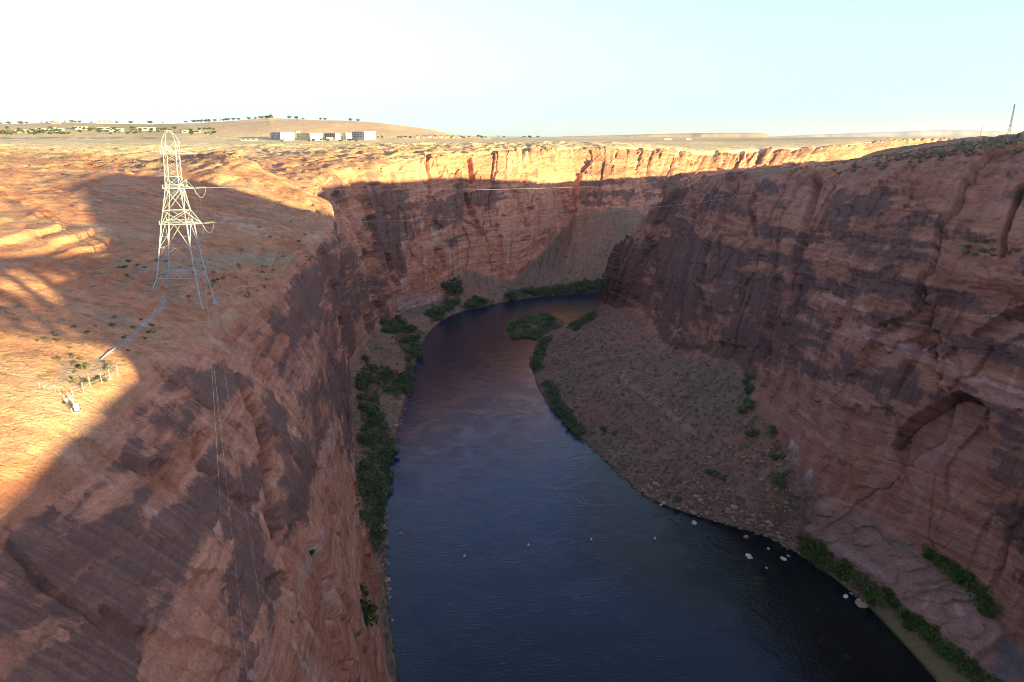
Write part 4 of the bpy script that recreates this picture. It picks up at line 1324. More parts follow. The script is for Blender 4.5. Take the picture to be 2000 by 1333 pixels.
for px, py, s, lab in [(783, 1042, 3.2, "lone pink boulder standing in the water off the lower left shore"),
                       (1463, 1088, 4.6, "large flat white boulder lying in dark shallow water off the right shore"),
                       (1500, 1072, 2.0, "small white rock nearest the shore beside the large flat white boulder"),
                       (1497, 1110, 1.8, "small white rock in deeper water below the large flat white boulder"),
                       (1530, 1092, 3.4, "long pale rock in dark water to the right of the large flat white boulder"),
                       (1540, 1086, 1.8, "small pinkish rock touching the long pale rock in dark water"),
                       (1355, 1022, 3.2, "thin pale slab of rock lying in water off the middle right shore"),
                       (1290, 987, 3.0, "flat pale rock at the upper end of the right boulder shore"),
                       (1652, 1166, 3.0, "white block in the water below the bright green bushes"),
                       (1682, 1182, 5.5, "big pink boulder half in the water below the bright green bushes"),
                       (1457, 1049, 3.6, "rounded pink boulder standing just off the right shore")]:
    o = put(ROCKS if 'pink' in lab else ROCKS_WHITE, "boulder", lab, "boulder", None, px, py, s, RB, 0.8, 0.0, 0.0)

# loose scree and dry tufts nobody could count
def scatter_mesh(name, poly_list, mat, size, seed, tuft=False):
    r = np.random.default_rng(seed); rnd = random.Random(seed)
    V, F = [], []
    base = [np.array(v) for v in ((.5, 0, 0), (-.45, .1, 0), (0, .5, 0), (.05, -.5, 0), (0, 0, .45), (0.1, 0, -.3))]
    fc = ((0, 2, 4), (2, 1, 4), (1, 3, 4), (3, 0, 4), (2, 0, 5), (1, 2, 5), (3, 1, 5), (0, 3, 5))
    for poly, n in poly_list:
        for px, py in sample_poly(poly, n, rnd):
            g = ground_at(px, py)
            if g is None: continue
            g = np.array(g) + r.normal(size=3) * (0.8, 0.8, 0.0)
            s = size * (0.4 + 1.1 * r.random() ** 2)
            k = len(V)
            if tuft:
                for j in range(9):
                    d = r.normal(size=3); d[2] = abs(d[2]) * 0.8; d /= np.linalg.norm(d)
                    a = np.cross(d, r.normal(size=3)); a /= np.linalg.norm(a); b = np.cross(d, a); c = g + d * s * 0.5
                    q = len(V); V += [c - a * s * .3, c - b * s * .2, c + a * s * .3, c + b * s * .2]; F.append((q, q + 1, q + 2, q + 3))
            else:
                jit = 1 + 0.3 * r.normal(size=(6, 3)); th = r.random() * 6.28; ca, sa = math.cos(th), math.sin(th)
                for b, jj in zip(base, jit):
                    p = b * jj * s; V.append(g + (p[0] * ca - p[1] * sa, p[0] * sa + p[1] * ca, p[2]))
                F += [tuple(k + i for i in f) for f in fc]
    return mesh_data(name, V, F, mat)
def brush_mesh(name, poly_list, mat, seed):
    r = np.random.default_rng(seed); rnd = random.Random(seed); V, F = [], []
    for poly, n in poly_list:
        for px, py in sample_poly(poly, n, rnd):
            g = ground_at(px, py)
            if g is None: continue
            g = np.array(g) + r.normal(size=3) * (1.5, 1.5, 0.0); hgt = 0.8 + 2.2 * r.random()
            for j in range(10):
                d = r.normal(size=3); d /= np.linalg.norm(d); a = np.cross(d, r.normal(size=3)); a /= np.linalg.norm(a); b = np.cross(d, a)
                c = g + np.array((r.normal() * 0.9, r.normal() * 0.9, hgt * r.random())); sz = 0.35 + 0.4 * r.random()
                q = len(V); V += [c - a * sz, c - b * sz * .6, c + a * sz, c + b * sz * .6]; F.append((q, q + 1, q + 2, q + 3))
    return mesh_data(name, V, F, mat)
tag(link("undergrowth", brush_mesh("undergrowth", BRUSH[:11], mat_leaf("brush_leaves", (0.055, 0.09, 0.038), (0.12, 0.145, 0.06)), 21)), "low green undergrowth filling the strips along both waterlines", "undergrowth", None, 'stuff')
tag(link("undergrowth", brush_mesh("undergrowth", BRUSH[11:14], mat_leaf("brush_leaves_bright", (0.05, 0.09, 0.02), (0.10, 0.14, 0.03)), 22)), "bright green undergrowth on the ledges of the lower right shore", "undergrowth", None, 'stuff')
TALUS = [([(1050, 690), (1180, 600), (1290, 665), (1440, 720), (1475, 800), (1550, 900), (1540, 1050), (1400, 1010), (1270, 965), (1140, 850), (1060, 745)], 3000),
         ([(990, 575), (1060, 450), (1110, 385), (1230, 410), (1190, 550)], 1500),
         ([(700, 700), (800, 640), (810, 760), (765, 930), (770, 1200), (740, 1100), (710, 900)], 1100), ([(875, 600), (905, 525), (985, 580)], 350)]
tag(link("scree", scatter_mesh("scree", TALUS, M_STONE2, 1.5, 5)), "loose reddish scree stones strewn over the debris slopes", "scree", None, 'stuff')
tag(link("shore_rubble", scatter_mesh("shore_rubble", [([(1240, 955), (1300, 985), (1400, 1018), (1500, 1050), (1560, 1085), (1560, 1030), (1480, 985), (1380, 965), (1270, 925)], 1300),
    ([(1050, 745), (1075, 800), (1140, 872), (1200, 925), (1272, 978), (1262, 958), (1200, 900), (1148, 850), (1090, 790)], 800),
    ([(812, 690), (830, 665), (812, 720), (806, 790), (775, 870), (765, 930), (750, 960), (768, 880), (795, 780)], 500),
    ([(752, 985), (770, 1005), (776, 1060), (772, 1120), (782, 1200), (778, 1270), (765, 1230), (748, 1120), (745, 1050)], 700)], M_STONE, 1.7, 6)), "pale rubble of broken stones along both waterlines", "rubble", None, 'stuff')
TUFT = [(TALUS[0][0], 2200), (TALUS[1][0], 900), (TALUS[2][0], 400), ([(330, 500), (600, 480), (600, 520), (430, 610)], 60), 
        ([(0, 290), (640, 285), (1000, 275), (1500, 272), (1500, 285), (640, 300), (300, 330), (0, 330)], 900), ([(1500, 340), (1700, 305), (2000, 262), (2000, 300), (1700, 315)], 500)]
tag(link("desert_scrub", scatter_mesh("desert_scrub", TUFT, M_SAGE, 1.9, 8, True)), "dry grey green tufts dotted over scree and slickrock", "scrub", None, 'stuff')

# ------------------------------------------------------------------ pylon
feet = [ground_at(313, 588), ground_at(326, 567), ground_at(409, 598), ground_at(428, 584)]
tc = sum(feet, Vector()) / 4
print("PYLON FEET", [tuple(round(c, 1) for c in f) for f in feet])
tx, ty = -131.0, tc.y
tz0 = min(f.z for f in feet)
def zt(py):   # height on the pylon axis for a photo row
    dx, dy, dz = ray(340, py); return CAMZ + dz * ty / dy
def xt(px, py):
    dx, dy, dz = ray(px, py); return dx * ty / dy
pyl = thing("pylon", "tall galvanised lattice pylon standing on the left canyon bench", "pylon", (0, 0, 0))
rows = [590, 540, 482, 437, 411, 368, 345, 301, 276]
lft = [313, 318, 320.5, 322.5, 324, 327, 325.6, 322.5, 319]
rgt = [407, 393, 380, 372, 366, 355.5, 351, 347, 345.6]
prof = []
for r_, a_, b_ in zip(rows, lft, rgt):
    z_ = zt(r_); x0, x1 = xt(a_, r_), xt(b_, r_)
    w_ = (x1 - x0)
    prof.append((z_, x0, x1, w_ * 0.62))
def corner(i, sx, sy):
    z_, x0, x1, dp = prof[i]
    return Vector((x0 if sx < 0 else x1, ty + 0.16 * (rows[i] - 301) * 0 + sy * dp / 2, z_))
cs = [(-1, -1), (1, -1), (1, 1), (-1, 1)]
for j, (sx, sy) in enumerate(cs):
    mb = MB()
    foot_i = {(-1, -1): 0, (-1, 1): 1, (1, -1): 2, (1, 1): 3}[(sx, sy)]
    f = feet[foot_i]
    pts = [Vector((corner(0, sx, sy).x, corner(0, sx, sy).y, f.z + 1.2))] + [corner(i, sx, sy) for i in range(1, len(prof))]
    mb.path(pts[:4], 0.26, 5).path(pts[3:], 0.14, 5)
    mb.build("leg", M_STEEL, pyl)
    q = pts[0]
    MB().lathe([(1.5, -3.0), (1.3, -1.0), (0.7, 0.0)], (q.x, q.y, q.z), 8).build("footing", M_CONC, pyl)
def panel(i, k, mb, r=0.12, cross=True, mid=False):
    for a in range(4):
        c0, c1 = cs[a], cs[(a + 1) % 4]
        A0, B0, A1, B1 = corner(i, *c0), corner(i, *c1), corner(k, *c0), corner(k, *c1)
        if cross:
            mb.bar(A0, B1, r, 4); mb.bar(B0, A1, r, 4)
        mb.bar(A1, B1, r, 4)
        if mid:
            m = (A1 + B1) / 2
            mb.bar(A0, m, r, 4); mb.bar(B0, m, r, 4)
mb = MB()
panel(0, 1, mb, 0.10, False, False)
for a in range(4):
    A1, B1 = corner(1, *cs[a]), corner(1, *cs[(a + 1) % 4]); A2, B2 = corner(2, *cs[a]), corner(2, *cs[(a + 1) % 4])
    dz_ = Vector((0, 0, 1.4)); mb.bar(A1 + dz_, B1 + dz_, 0.095, 4)
    n_ = 6
    for q in range(n_):
        p0 = A1.lerp(B1, q / n_); p1 = A1.lerp(B1, (q + 1) / n_)
        mb.bar(p0 + (dz_ if q % 2 else Vector()), p1 + (Vector() if q % 2 else dz_), 0.07, 4)
    m0 = A1.lerp(corner(0, *cs[a]), 0.0)
    F0 = corner(0, *cs[a]); G0 = corner(0, *cs[(a + 1) % 4])
    mb.bar(F0.lerp(A1, 0.45), A1.lerp(B1, 0.22), 0.08, 4); mb.bar(G0.lerp(B1, 0.45), B1.lerp(A1, 0.22), 0.08, 4)
mb.build("lower_bracing", M_STEEL, pyl)
mb = MB(); 
for a in range(4):
    A1, B1 = corner(1, *cs[a]), corner(1, *cs[(a + 1) % 4]); A2, B2 = corner(2, *cs[a]), corner(2, *cs[(a + 1) % 4])
    A3, B3 = corner(3, *cs[a]), corner(3, *cs[(a + 1) % 4])
    mb.bar(A2, B2, 0.10, 4); m = (A2 + B2) / 2
    mb.bar(A2, A3.lerp(B3, 0.5), 0.095, 4); mb.bar(B2, A3.lerp(B3, 0.5), 0.095, 4); mb.bar(A1.lerp(A2, .55), m, 0.085, 4); mb.bar(B1.lerp(B2, .55), m, 0.085, 4)
    mb.bar(A2.lerp(A3, .5), A2.lerp(A3.lerp(B3, .5), .5), 0.065, 4); mb.bar(B2.lerp(B3, .5), B2.lerp(A3.lerp(B3, .5), .5), 0.065, 4)
    mb.bar(A1.lerp(A2, .55), B1.lerp(B2, .55), 0.065, 4)
mb.build("middle_bracing", M_STEEL, pyl)
mb = MB()
panel(3, 4, mb); panel(4, 5, mb, 0.11); panel(5, 6, mb, 0.10)
for a in range(4):
    c0, c1 = cs[a], cs[(a + 1) % 4]
    A, B, C2, D2 = corner(4, *c0), corner(4, *c1), corner(5, *c0), corner(5, *c1)
    mb.bar(A.lerp(C2, .5), D2, 0.065, 4); mb.bar(B.lerp(D2, .5), C2, 0.065, 4)
mb.build("upper_bracing", M_STEEL, pyl)
mb = MB()
for k in range(3):
    for a in range(4):
        c0, c1 = cs[a], cs[(a + 1) % 4]
        A, B, C2, D2 = corner(6, *c0), corner(6, *c1), corner(7, *c0), corner(7, *c1)
        mb.bar(A.lerp(C2, k / 3), B.lerp(D2, (k + 1) / 3), 0.065, 4); mb.bar(B.lerp(D2, k / 3), A.lerp(C2, (k + 1) / 3), 0.065, 4)
panel(7, 8, mb, 0.08)
mb.build("mast_bracing", M_STEEL, pyl)
mb = MB(); apex = Vector((xt(329, 256), ty, zt(256)))
for sx, sy in cs:
    p = corner(8, sx, sy); m = p.lerp(apex, 0.6) + Vector((sx * 0.45, 0, 0.5))
    mb.bar(p, m, 0.085, 4); mb.bar(m, apex, 0.085, 4)
mb.bar(apex - Vector((1.6, 0, 0)), apex + Vector((1.6, 0, 0)), 0.15, 4)
mb.build("peak", M_STEEL, pyl)
TIPS = []
for i, pl, pr, strut in ((7, 317, 384, 0), (5, 322, 379, 1), (3, 319, 395, 2)):
    z_, x0, x1, dp = prof[i]; mb = MB()
    xl, xr = xt(pl, rows[i]), xt(pr, rows[i]); h = 1.3
    tip = Vector((xr, ty, z_)); TIPS.append(tip)
    for sy in (-1, 1):
        mb.bar((xl, ty + sy * dp / 2, z_), (x1, ty + sy * dp / 2, z_), 0.13, 4); mb.bar((xl, ty + sy * dp / 2, z_ + h), (x1, ty + sy * dp / 2, z_ + h), 0.10, 4)
        mb.bar((x1, ty + sy * dp / 2, z_), tip, 0.15, 4); mb.bar((xl, ty + sy * dp / 2, z_), (xl, ty + sy * dp / 2, z_ + h), 0.12, 4)
        mb.bar((x1, ty + sy * dp / 2, z_ + h), tip, 0.12, 4)
        n_ = 5
        for q in range(n_):
            a0 = xl + (x1 - xl) * q / n_; a1 = xl + (x1 - xl) * (q + 1) / n_
            mb.bar((a0, ty + sy * dp / 2, z_ + (h if q % 2 else 0)), (a1, ty + sy * dp / 2, z_ + (0 if q % 2 else h)), 0.08, 4)
        if strut == 1:
            ap = Vector(((x1 + xr) / 2 - 0.4, ty, z_ + 3.2)); mb.bar((x1, ty + sy * dp / 2, z_ + h), ap, 0.12, 4); mb.bar(ap, tip, 0.12, 4); mb.bar(ap, (x1 + 2, ty + sy * dp / 4, z_), 0.08, 4)
        if strut == 2:
            up = corner(4, 1, sy); mb.bar(up, tip, 0.14, 4)
            mb.bar(up.lerp(tip, .4), Vector((x1, ty + sy * dp / 2, z_)).lerp(tip, .4), 0.08, 4); mb.bar(up.lerp(tip, .7), Vector((x1, ty + sy * dp / 2, z_)).lerp(tip, .4), 0.08, 4)
    for q in range(5):
        a0 = xl + (x1 - xl) * q / 4
        mb.bar((a0, ty - dp / 2, z_), (a0, ty + dp / 2, z_), 0.09, 4)
    mb.build("crossarm", M_STEEL, pyl)
def catenary(p, q, sag, n=40):
    p, q = Vector(p), Vector(q)
    return [p.lerp(q, t / n) - Vector((0, 0, sag * 4 * (t / n) * (1 - t / n))) for t in range(n + 1)]
def cable(name, label, pts, r, group=None):
    o = MB().path(pts, r, 4).build(name, M_CABLE)
    return tag(o, label, "cable", group)
# conductors to the far right rim, with insulators and jumper loops at the pylon
ends = [(Vector(PY(1758, 262, 1000)), 24), (Vector(PY(1860, 266, 900)), 28)]
for (tip, (end, sag), lab) in zip(TIPS[1:], ends, ("thin conductor strung from the pylon's middle arm across the canyon", "thin conductor strung from the pylon's lowest arm across the canyon")):
    d = (end - tip).normalized()
    a = tip + d * 4.6
    mb = MB()
    for q in range(12):
        c = tip + d * (0.5 + 0.33 * q); mb.bar(c, c + d * 0.14, 0.34, 8); mb.bar(c + d * .14, c + d * .33, 0.12, 5)
    mb.build("insulator", M_INS, pyl)
    mb = MB()
    lp = [tip + Vector((0.1, 0, -0.4))] + [tip + Vector((0.1 + 4.6 * t, 0, -0.4 * (1 - t) - 3.4 * math.sin(math.pi * t) ** 0.8)) for t in (0.12, 0.25, 0.4, 0.55, 0.7, 0.85)] + [a]
    mb.path(lp, 0.08, 5); mb.build("jumper_loop", M_CABLE, pyl)
    cable("power_cable", lab, catenary(a, end, sag), 0.062)
for lab, top, mid, bot, r in (("leftmost of the three thin cables running down from the pylon into the gorge", TIPS[0] + Vector((0, 0, -.5)), None, (458, 1333), 0.012),
                         ("middle one of the three thin cables running down from the pylon into the gorge", TIPS[1] + Vector((0, 0, -.5)), None, (497, 1333), 0.012),
                         ("rightmost of the three thin cables running down from the pylon into the gorge", TIPS[2] + Vector((0, 0, -.5)), None, (552, 1333), 0.012)):
    dx, dy, dz = ray(bot[0], bot[1] + 120); t = 92
    cable("power_cable", lab, catenary(top, (dx * t, dy * t, CAMZ + dz * t), 5), r, None)

# ------------------------------------------------------------------ railed enclosure on the bench
def gp(px, py):
    g = ground_at(px, py); return g
fpx = [(228, 731), (212, 738), (196, 746), (178, 756), (161, 764), (144, 774), (131, 778)]
fence = thing("railing", "pale metal railing of tall posts round the bench enclosure", "railing", (0, 0, 0))
fp = [gp(*p) for p in fpx]
PH = 2.9
for i, p in enumerate(fp):
    hgt = PH if i < 5 else PH * 0.75
    o = MB().box((0, 0, hgt / 2), (0.13, 0.13, hgt)).build("post", M_STEEL, fence); o.location = p
    ft = MB().lathe([(0.3, -0.6), (0.28, 0.1), (0.12, 0.16)], (0, 0, 0), 8).build("post_base", M_CONC, o)
mb = MB()
for p, q in zip(fp[:-1], fp[1:]):
    mb.bar(p + Vector((0, 0, 1.1)), q + Vector((0, 0, 1.1)), 0.045, 5)
mb.build("rail", M_STEEL, fence)
lpx = [(76, 758), (91, 762), (107, 764), (120, 771)]
rail2 = thing("railing", "low two-bar handrail left of the tall-posted railing", "railing", (0, 0, 0))
lp = [gp(*p) for p in lpx]
for p in lp:
    o = MB().bar((0, 0, -.3), (0, 0, 1.4), 0.05, 6).build("post", M_STEEL, rail2); o.location = p
for hh in (0.7, 1.35):
    mb = MB()
    for p, q in zip(lp[:-1], lp[1:]):
        mb.bar(p + Vector((0, 0, hh)), q + Vector((0, 0, hh)), 0.035, 5)
    mb.build("rail", M_STEEL, rail2)
# steps and the drum on its pad
sp = gp(130, 785)
st = thing("stairway", "short pale metal stairway leading down from the railed enclosure", "stairs", sp, -0.6)
for k in range(6):
    MB().box((0.28 * k, 0, 0.9 - 0.2 * k), (0.27, 1.4, 0.06)).build("tread", M_WHITE, st)
for s_ in (-1, 1):
    MB().bar((-0.1, s_ * 0.74, 1.0), (1.6, s_ * 0.74, -0.25), 0.09, 4).build("stringer", M_WHITE, st)
    MB().bar((-0.1, s_ * 0.74, 2.0), (1.6, s_ * 0.74, 0.8), 0.05, 5).bar((-0.1, s_ * .74, 0.9), (-0.1, s_ * .74, 2), 0.05, 5).bar((1.6, s_ * .74, -.2), (1.6, s_ * .74, 0.8), 0.05, 5).build("handrail", M_WHITE, st)
dp_ = gp(147, 805)
dr = thing("tank", "white upright drum on a small concrete pad at the cliff edge", "tank", dp_, 0.4)
MB().box((0, 0, 0.0), (2.9, 2.4, 0.4)).build("pad", M_CONC, dr)
MB().lathe([(0.55, 0.25), (0.62, 0.3), (0.62, 1.1), (0.66, 1.15), (0.62, 1.2), (0.62, 2.1), (0.5, 2.25), (0.12, 2.3)], (0.6, 0, 0), 16).build("drum", M_WHITE, dr, True)
MB().bar((-0.9, 0.3, 0.2), (-0.9, 0.3, 2.3), 0.09, 6).box((-0.9, 0.3, 2.1), (0.7, 0.4, 0.6)).build("control_box", M_DARK, dr)
MB().bar((-0.2, -1.2, 0.2), (-0.2, -1.2, 1.4), 0.06, 5).bar((-0.2, 1.2, 0.2), (-0.2, 1.2, 1.4), 0.06, 5).bar((-0.2, -1.2, 1.35), (-0.2, 1.2, 1.35), 0.05, 5).build("guard_rail", M_WHITE, dr)
pp0, pp1 = gp(196, 702), gp(226, 680)
tag(MB().path([pp0 + Vector((0, 0, .4)), pp0.lerp(pp1, .5) + Vector((0, 0, .5)), pp1 + Vector((0, 0, .4))], 0.13, 6).build("pipe", M_WHITE), "pale pipe laid along the lower edge of the gravel walk", "pipe")

# ------------------------------------------------------------------ buoys
BUOY_B = mesh_data("float", *(lambda m: (m.v, m.f))(MB().lathe([(0.3, -0.5), (0.62, -0.25), (0.72, 0.0), (0.66, 0.35), (0.45, 0.65), (0.32, 1.0), (0.28, 1.35), (0.1, 1.45)], (0, 0, 0), 16)), M_WHITE, True)
BUOY_R = mesh_data("band", *(lambda m: (m.v, m.f))(MB().lathe([(0.735, -0.02), (0.735, 0.12)], (0, 0, 0), 16)), mat_plain("buoy_orange", (0.5, 0.12, 0.03), 0.6))
for (px, py), lab in zip([(907, 1087), (1032, 1066), (1155, 1055), (1279, 1053)],
                         ["white buoy nearest the left shore in the line of four", "white buoy second from the left shore in the line of four",
                          "white buoy third from the left shore in the line of four", "white buoy nearest the right shore in the line of four"]):
    t = thing("buoy", lab, "buoy", PZ(px, py, 0.0), 0, "line of four buoys")
    link("float", BUOY_B, t); link("band", BUOY_R, t)

# ------------------------------------------------------------------ the town
def at_depth(px, py, y):
    return Vector(PY(px, py, y))
WIN = mesh_data("window", *(lambda m: (m.v, m.f))(MB().box((0, 0, 0), (1, 0.3, 1))), M_GLASS)
def block(name, label, cat, px0, px1, pyb, pyt, y, wall, depth, floors, cols, end=None, group=None, roofmat=M_ROOF, pitched=False, turn=0.0):
    g = ground_at((px0 + px1) / 2, pyb)
    if g is not None and 1200 < g.y < 4500: y = g.y
    a, b = at_depth(px0, pyb, y), at_depth(px1, pyb, y)
    top = at_depth(px0, pyt, y).z
    w = b.x - a.x; h = max(2.5, top - a.z) * (0.8 if cat == 'house' else 1.0)
    org = Vector(((a.x + b.x) / 2, y, a.z))
    if turn:
        full = w; w = full * (1 - end) / math.cos(turn); depth = full * end / math.sin(turn)
        org = Vector((a.x + w / 2 * math.cos(turn), y - w / 2 * math.sin(turn), a.z))
    t = thing(name, label, cat, org, -turn, group)
    MB().box((0, depth / 2, h / 2 - 3), (w, depth, h + 6)).build("wall", wall, t)
    if pitched:
        m = MB(); o_ = 0.6; hr = h * 0.35
        m.v += [(-w / 2 - o_, -o_, h), (w / 2 + o_, -o_, h), (w / 2 + o_, depth + o_, h), (-w / 2 - o_, depth + o_, h), (-w / 2 - o_, depth / 2, h + hr), (w / 2 + o_, depth / 2, h + hr)]
        m.f += [(0, 1, 5, 4), (2, 3, 4, 5), (1, 2, 5), (3, 0, 4), (3, 2, 1, 0)]
        m.build("roof", roofmat, t)
    else:
        MB().box((0, depth / 2, h + 0.25), (w + 0.8, depth + 0.8, 0.5)).build("roof", roofmat, t)
    if turn:
        MB().box((w / 2 + 0.5, depth / 2, h / 2 - 2.4), (1.0, depth + 1.0, h + 6.2)).build("end_wall", M_WHITE, t)  # end wall painted paler than the front, as if sunlit
    w0, w1 = -w / 2, w / 2
    for f in range(floors):
        for c in range(cols):
            link("window", WIN, t, (w0 + (c + 0.5) * (w1 - w0) / cols, -0.06, (f + 0.55) * h / floors), 0, ((w1 - w0) / cols * 0.55, 1, h / floors * 0.5))
        if floors > 2 and f:
            MB().box(((w0 + w1) / 2, -0.7, f * h / floors), (w1 - w0, 1.3, 0.35)).build("balcony", M_WHITE, t)
    return t
block("hotel", "balconied hotel block with a shade-grey front and blank sunlit-white end wall, leftmost on the plateau", "hotel", 529, 575, 273, 259.5, 1900, M_FRONT_SHADE, 26, 4, 8, 0.42, turn=0.7)
block("hotel", "long dark-windowed hotel wing with cream gable, second in the row on the plateau", "hotel", 582, 631, 273, 261, 1930, M_TAN, 22, 3, 9, 0.36, turn=0.7)
block("stair_tower", "slim white stair tower at the left end of the dark-windowed hotel wing", "tower", 580, 586, 272, 257.5, 1925, M_CREAM, 8, 1, 1)
block("hotel", "low hotel wing with dark front in the middle of the plateau row", "hotel", 634, 668, 271.5, 261, 1960, M_TAN, 22, 3, 6, 0.2, turn=0.7)
block("house", "small cream annex in front of the low middle hotel wing", "house", 637, 649, 272.5, 268, 1900, M_WHITE, 10, 1, 2)
block("hotel", "narrow cream hotel block right of the low middle wing", "hotel", 671, 686, 272, 260.5, 1930, M_TAN, 22, 3, 2, 0.6, turn=0.7)
block("hotel", "hotel wing with a shade-grey front and a sunlit-white end wall, rightmost of the plateau row", "hotel", 688, 734, 270, 258, 1940, M_FRONT_SHADE, 26, 3, 8, 0.38, turn=0.7)
MB_L = [(70, 86, 257, 250, "low cream house far left below the town hill"), (92, 106, 254, 247.5, "white house with a flat roof on the far left slope"), (108, 122, 257, 250, "tan house beside the white flat-roofed house on the far left"),
        (146, 168, 252, 246.5, "white house between dark trees left of the pylon"), (190, 212, 253.5, 247.5, "long white house directly above the green lawn"), (214, 238, 256, 249.5, "white house to the right of the long white house by the lawn"),
        (268, 302, 254.5, 248, "long bright white house nearest the pylon top"), (30, 60, 258, 252, "low tan house at the far left edge of the town"), (355, 390, 259, 254, "low pale house right of the pylon top"),
        (190, 220, 240.5, 236.5, "long cream house on the skyline above the lawn"), (100, 116, 241, 237.5, "small cream house on the far left skyline"), (470, 500, 274, 270.5, "low pale shed left of the hotel row")]
for i, (a, b, pb, pt, lab) in enumerate(MB_L):
    block("house", lab, "house", a, b, pb, pt, 2150 + (i % 3) * 60 if pb > 245 else 2950, (M_CREAM, M_TAN, M_ROOF)[i % 3] if 'white' not in lab else M_CREAM, 12, 1, 3, None, "houses on the town hill", M_ROOF2 if i % 2 else M_ROOF, i % 2 == 1)
for i in range(8):
    a = 812 + i * 11.5
    block("house", "small tan house in the low row right of the hotels" , "house", a, a + 7, 268.0, 265.2, 2050 + 30 * (i % 2), (M_TAN, M_ROOF)[i % 2], 11, 1, 2, None, "row of small houses right of the hotels", M_ROOF2, True)
for i, (a, b) in enumerate([(1298, 1312), (1340, 1350)]):
    block("house", ("pale low building far off on the plateau above the canyon bend", "smaller pale building right of the low one above the canyon bend")[i], "house", a, b, 273.5, 271, 2300, M_WHITE, 14, 1, 3)
RT = random.Random(5)
def tree(label, grp, px, py, y, h, cone=False):
    p = at_depth(px, py, y)
    t = thing("tree", label, "tree", p, RT.random() * 6.28, grp)
    s = h
    link("crown", RT.choice(CONE if cone else CROWN), t, None, None, (s * RT.uniform(.8, 1.2) * (1.4 if not cone else 1), s * RT.uniform(.8, 1.2) * (1.4 if not cone else 1), s))
    link("trunk", TRUNK, t, None, None, (s * 1.2, s * 1.2, s))
sky_x = [-20, 0, 130, 300, 400, 530, 640, 700, 760, 850, 900]; sky_y = [243, 241.5, 238, 240, 237, 229, 233.5, 235.5, 238.5, 251, 262]
for k in range(64):
    px = RT.choice([RT.uniform(370, 705), RT.uniform(370, 600), RT.uniform(0, 370)])
    tree("dark green tree on the skyline of the town hill", "trees on the hill skyline", px, float(np.interp(px, sky_x, sky_y)) + 1.5, 2900, RT.uniform(4, 9), RT.random() < 0.15)
tree("tall conical tree standing out on the hill skyline above the hotels", None, 530, 230.5, 2880, 15, True)
for k in range(110):
    px = RT.uniform(0, 420)
    tree("green tree among the houses and lawns of the town", "trees among the town houses", px, RT.uniform(252, 264), 2080, RT.uniform(3, 7))
tree("broad dark tree at the far left edge beside the lawn", None, 12, 264, 2050, 12)
for k in range(26):
    px = RT.uniform(735, 1060)
    tree("small dark tree in the sparse line right of the hotels", "sparse trees right of the hotels", px, 268.5 + RT.uniform(-1, 2), 2150, RT.uniform(3, 5))
for k in range(14):
    px = RT.uniform(500, 735)
    tree("small yellowish tree in front of the hotel row", "trees in front of the hotels", px, 275 + RT.uniform(-1, 3), 1850, RT.uniform(3, 6))

# ------------------------------------------------------------------ masts beyond the right rim
def mast(name, label, px, pyt, pyb, y, wide, kind):
    b, t_ = at_depth(px, pyb, y), at_depth(px, pyt, y)
    h = t_.z - b.z
    t = thing(name, label, "mast" if kind < 2 else "pylon", b)
    if kind == 0:
        for k in range(3):
            a = 2.1 * k; MB().bar((wide * math.cos(a), wide * math.sin(a), -15), (wide * .3 * math.cos(a), wide * .3 * math.sin(a), h), 0.16, 4).build("leg", M_DARK, t)
        m = MB(); n_ = 22
        for q in range(n_):
            r0 = wide * (1 - .7 * q / n_); r1 = wide * (1 - .7 * (q + 1) / n_); z0, z1 = h * q / n_, h * (q + 1) / n_
            for k in range(3):
                a0, a1 = 2.1 * k, 2.1 * (k + 1); m.bar((r0 * math.cos(a0), r0 * math.sin(a0), z0), (r1 * math.cos(a1), r1 * math.sin(a1), z1), 0.09, 3)
        m.build("bracing", M_DARK, t); MB().bar((0, 0, h - 1), (0, 0, h + 3), 0.06, 4).build("antenna", M_STEEL, t)
    elif kind == 1:
        MB().bar((0, 0, -12), (0, 0, h), 0.16, 5).build("pole", M_BARK, t); MB().bar((-1.4, 0, h - 1), (1.4, 0, h - 1), 0.12, 4).build("crossarm", M_BARK, t)
    else:
        for s_ in (-1, 1):
            MB().bar((s_ * wide, 0, -20), (s_ * wide * .5, 0, h), 0.35, 4).build("leg", M_STEEL, t)
        MB().bar((-wide * 1.6, 0, h * .82), (wide * 1.6, 0, h * .82), 0.4, 4).build("crossarm", M_STEEL, t)
mast("radio_mast", "slender lattice radio mast on the skyline beyond the right rim", 1972, 203, 254, 760, 1.5, 0)
mast("utility_pole", "short wooden utility pole on the skyline left of the radio mast", 1915, 243, 262, 760, 1, 1)
mast("pylon", "tiny distant pylon on the horizon left of the other distant pylon", 1757, 250, 268, 5200, 16, 2)
mast("pylon", "tiny distant pylon on the horizon nearer the right rim", 1833, 247, 266, 5000, 16, 2)

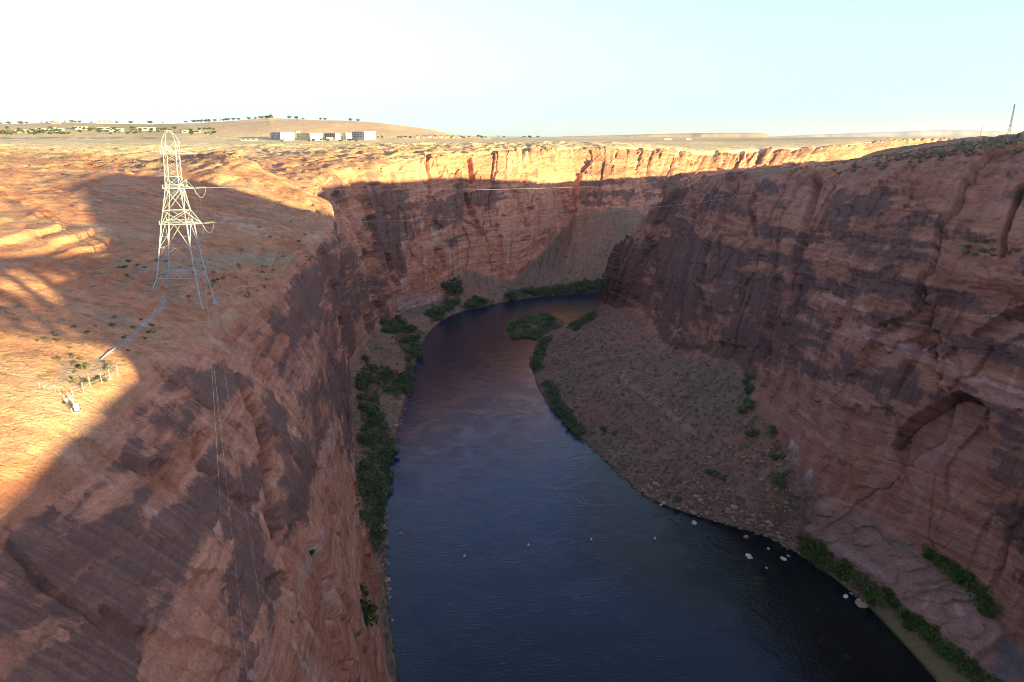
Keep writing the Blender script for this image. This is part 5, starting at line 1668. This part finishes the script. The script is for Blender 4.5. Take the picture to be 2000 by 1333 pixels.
# ------------------------------------------------------------------ distant mesas
def mesa(name, y, prof_px, base_py, thick, mat, seed):
    n = 260; m = 10
    pxs = np.linspace(prof_px[0][0], prof_px[-1][0], n)
    pys = np.interp(pxs, [p[0] for p in prof_px], [p[1] for p in prof_px])
    tops = np.array([PY(a, b, y) for a, b in zip(pxs, pys)])
    zb = PY(1000, base_py, y)[2] - 30
    V = np.zeros((n, m + 6, 3))
    X = tops[:, 0]
    notch = fbm(X / (thick * 1.6), X * 0 + seed, X * 0, 5, seed)
    for j in range(m + 6):
        q = min(j / m, 1.0)
        h = (tops[:, 2] - zb)
        zz = zb + h * (0.6 * q ** 0.8 + 0.4 * sstep(0.55, 0.8, np.full(n, q)))
        yy = y + thick * 0.9 * q + thick * 0.30 * notch + (j - m if j > m else 0) * thick
        V[:, j] = np.stack([X * yy / y, yy, zz + (3 * h / 60) * fbm(X / thick * 3, X * 0 + j, X * 0, 3, seed + 3) * (q > 0.1) * (q < 1)], -1)
    o = grid_mesh(name, V, None, mat, True); o['kind'] = 'structure'
    return o
mesa("mesa", 9000, [(1060, 270), (1110, 266.5), (1200, 264.5), (1300, 261.5), (1400, 259.8), (1480, 259.5), (1496, 262), (1512, 268), (1530, 271)], 271, 500, mat_plain("mesa_rock", (0.42, 0.26, 0.17), 0.9, 0, 0.2, 0.004), 401)
mesa("mesa", 26000, [(1480, 270), (1530, 266), (1620, 262), (1720, 258.5), (1850, 253.5), (1900, 254), (1990, 258), (2150, 262), (2300, 268)], 271, 1200, mat_plain("mesa_rock_far", (0.36, 0.25, 0.20), 0.9, 0, 0.2, 0.001), 411)

# ------------------------------------------------------------------ the road bridge the picture is taken from; its shadow falls across the left bench
br = thing("bridge", "steel arch road bridge whose shadow crosses the left bench", "bridge", (80, -8, 0))
MB().box((0, 0, 208.4), (480, 12.0, 4.8)).build("deck", M_CONC, br)
for s_ in (-1, 1):
    y_ = s_ * 4.6
    MB().bar((-240, s_ * 5.9, 211.9), (240, s_ * 5.9, 211.9), 0.06, 5).build("parapet_rail", M_STEEL, br)
    m = MB(); n_ = 26; L_ = 158
    az = lambda x: 203.5 - 22 * (x / L_) ** 2
    for q in range(n_):
        x0, x1 = -L_ + 2 * L_ * q / n_, -L_ + 2 * L_ * (q + 1) / n_
        m.bar((x0, y_, az(x0)), (x1, y_, az(x1)), 1.3, 5); m.bar((x0, y_, az(x0) - 7), (x1, y_, az(x1) - 7), 1.3, 5)
        m.bar((x0, y_, az(x0) - 7), (x1, y_, az(x1)), 0.9, 4); m.bar((x0, y_, az(x0)), (x0, y_, az(x0) - 7), 0.8, 4)
    m.build("arch_truss", M_BRIDGE, br)
    for q in range(27):
        x_ = -208 + 16 * q
        zb_ = az(x_) if abs(x_) < L_ else az(L_) - 5
        if zb_ < 206: MB().bar((x_, y_, zb_), (x_, y_, 207.5), 1.1, 5).build("column", M_BRIDGE, br)

# ------------------------------------------------------------------ thin evening air
hz = MB().box((0, 6000, 390), (94000, 94000, 810))
hm = bpy.data.materials.new("air"); hm.use_nodes = True
hn = hm.node_tree; hn.nodes.clear()
ho = hn.nodes.new("ShaderNodeOutputMaterial"); hv = hn.nodes.new("ShaderNodeVolumePrincipled")
hv.inputs["Color"].default_value = (0.80, 0.88, 1.0, 1); hv.inputs["Density"].default_value = 1.8e-5; hv.inputs["Anisotropy"].default_value = 0.3
hn.links.new(hv.outputs[0], ho.inputs["Volume"])
haze = hz.build("haze", hm); haze['kind'] = 'stuff'
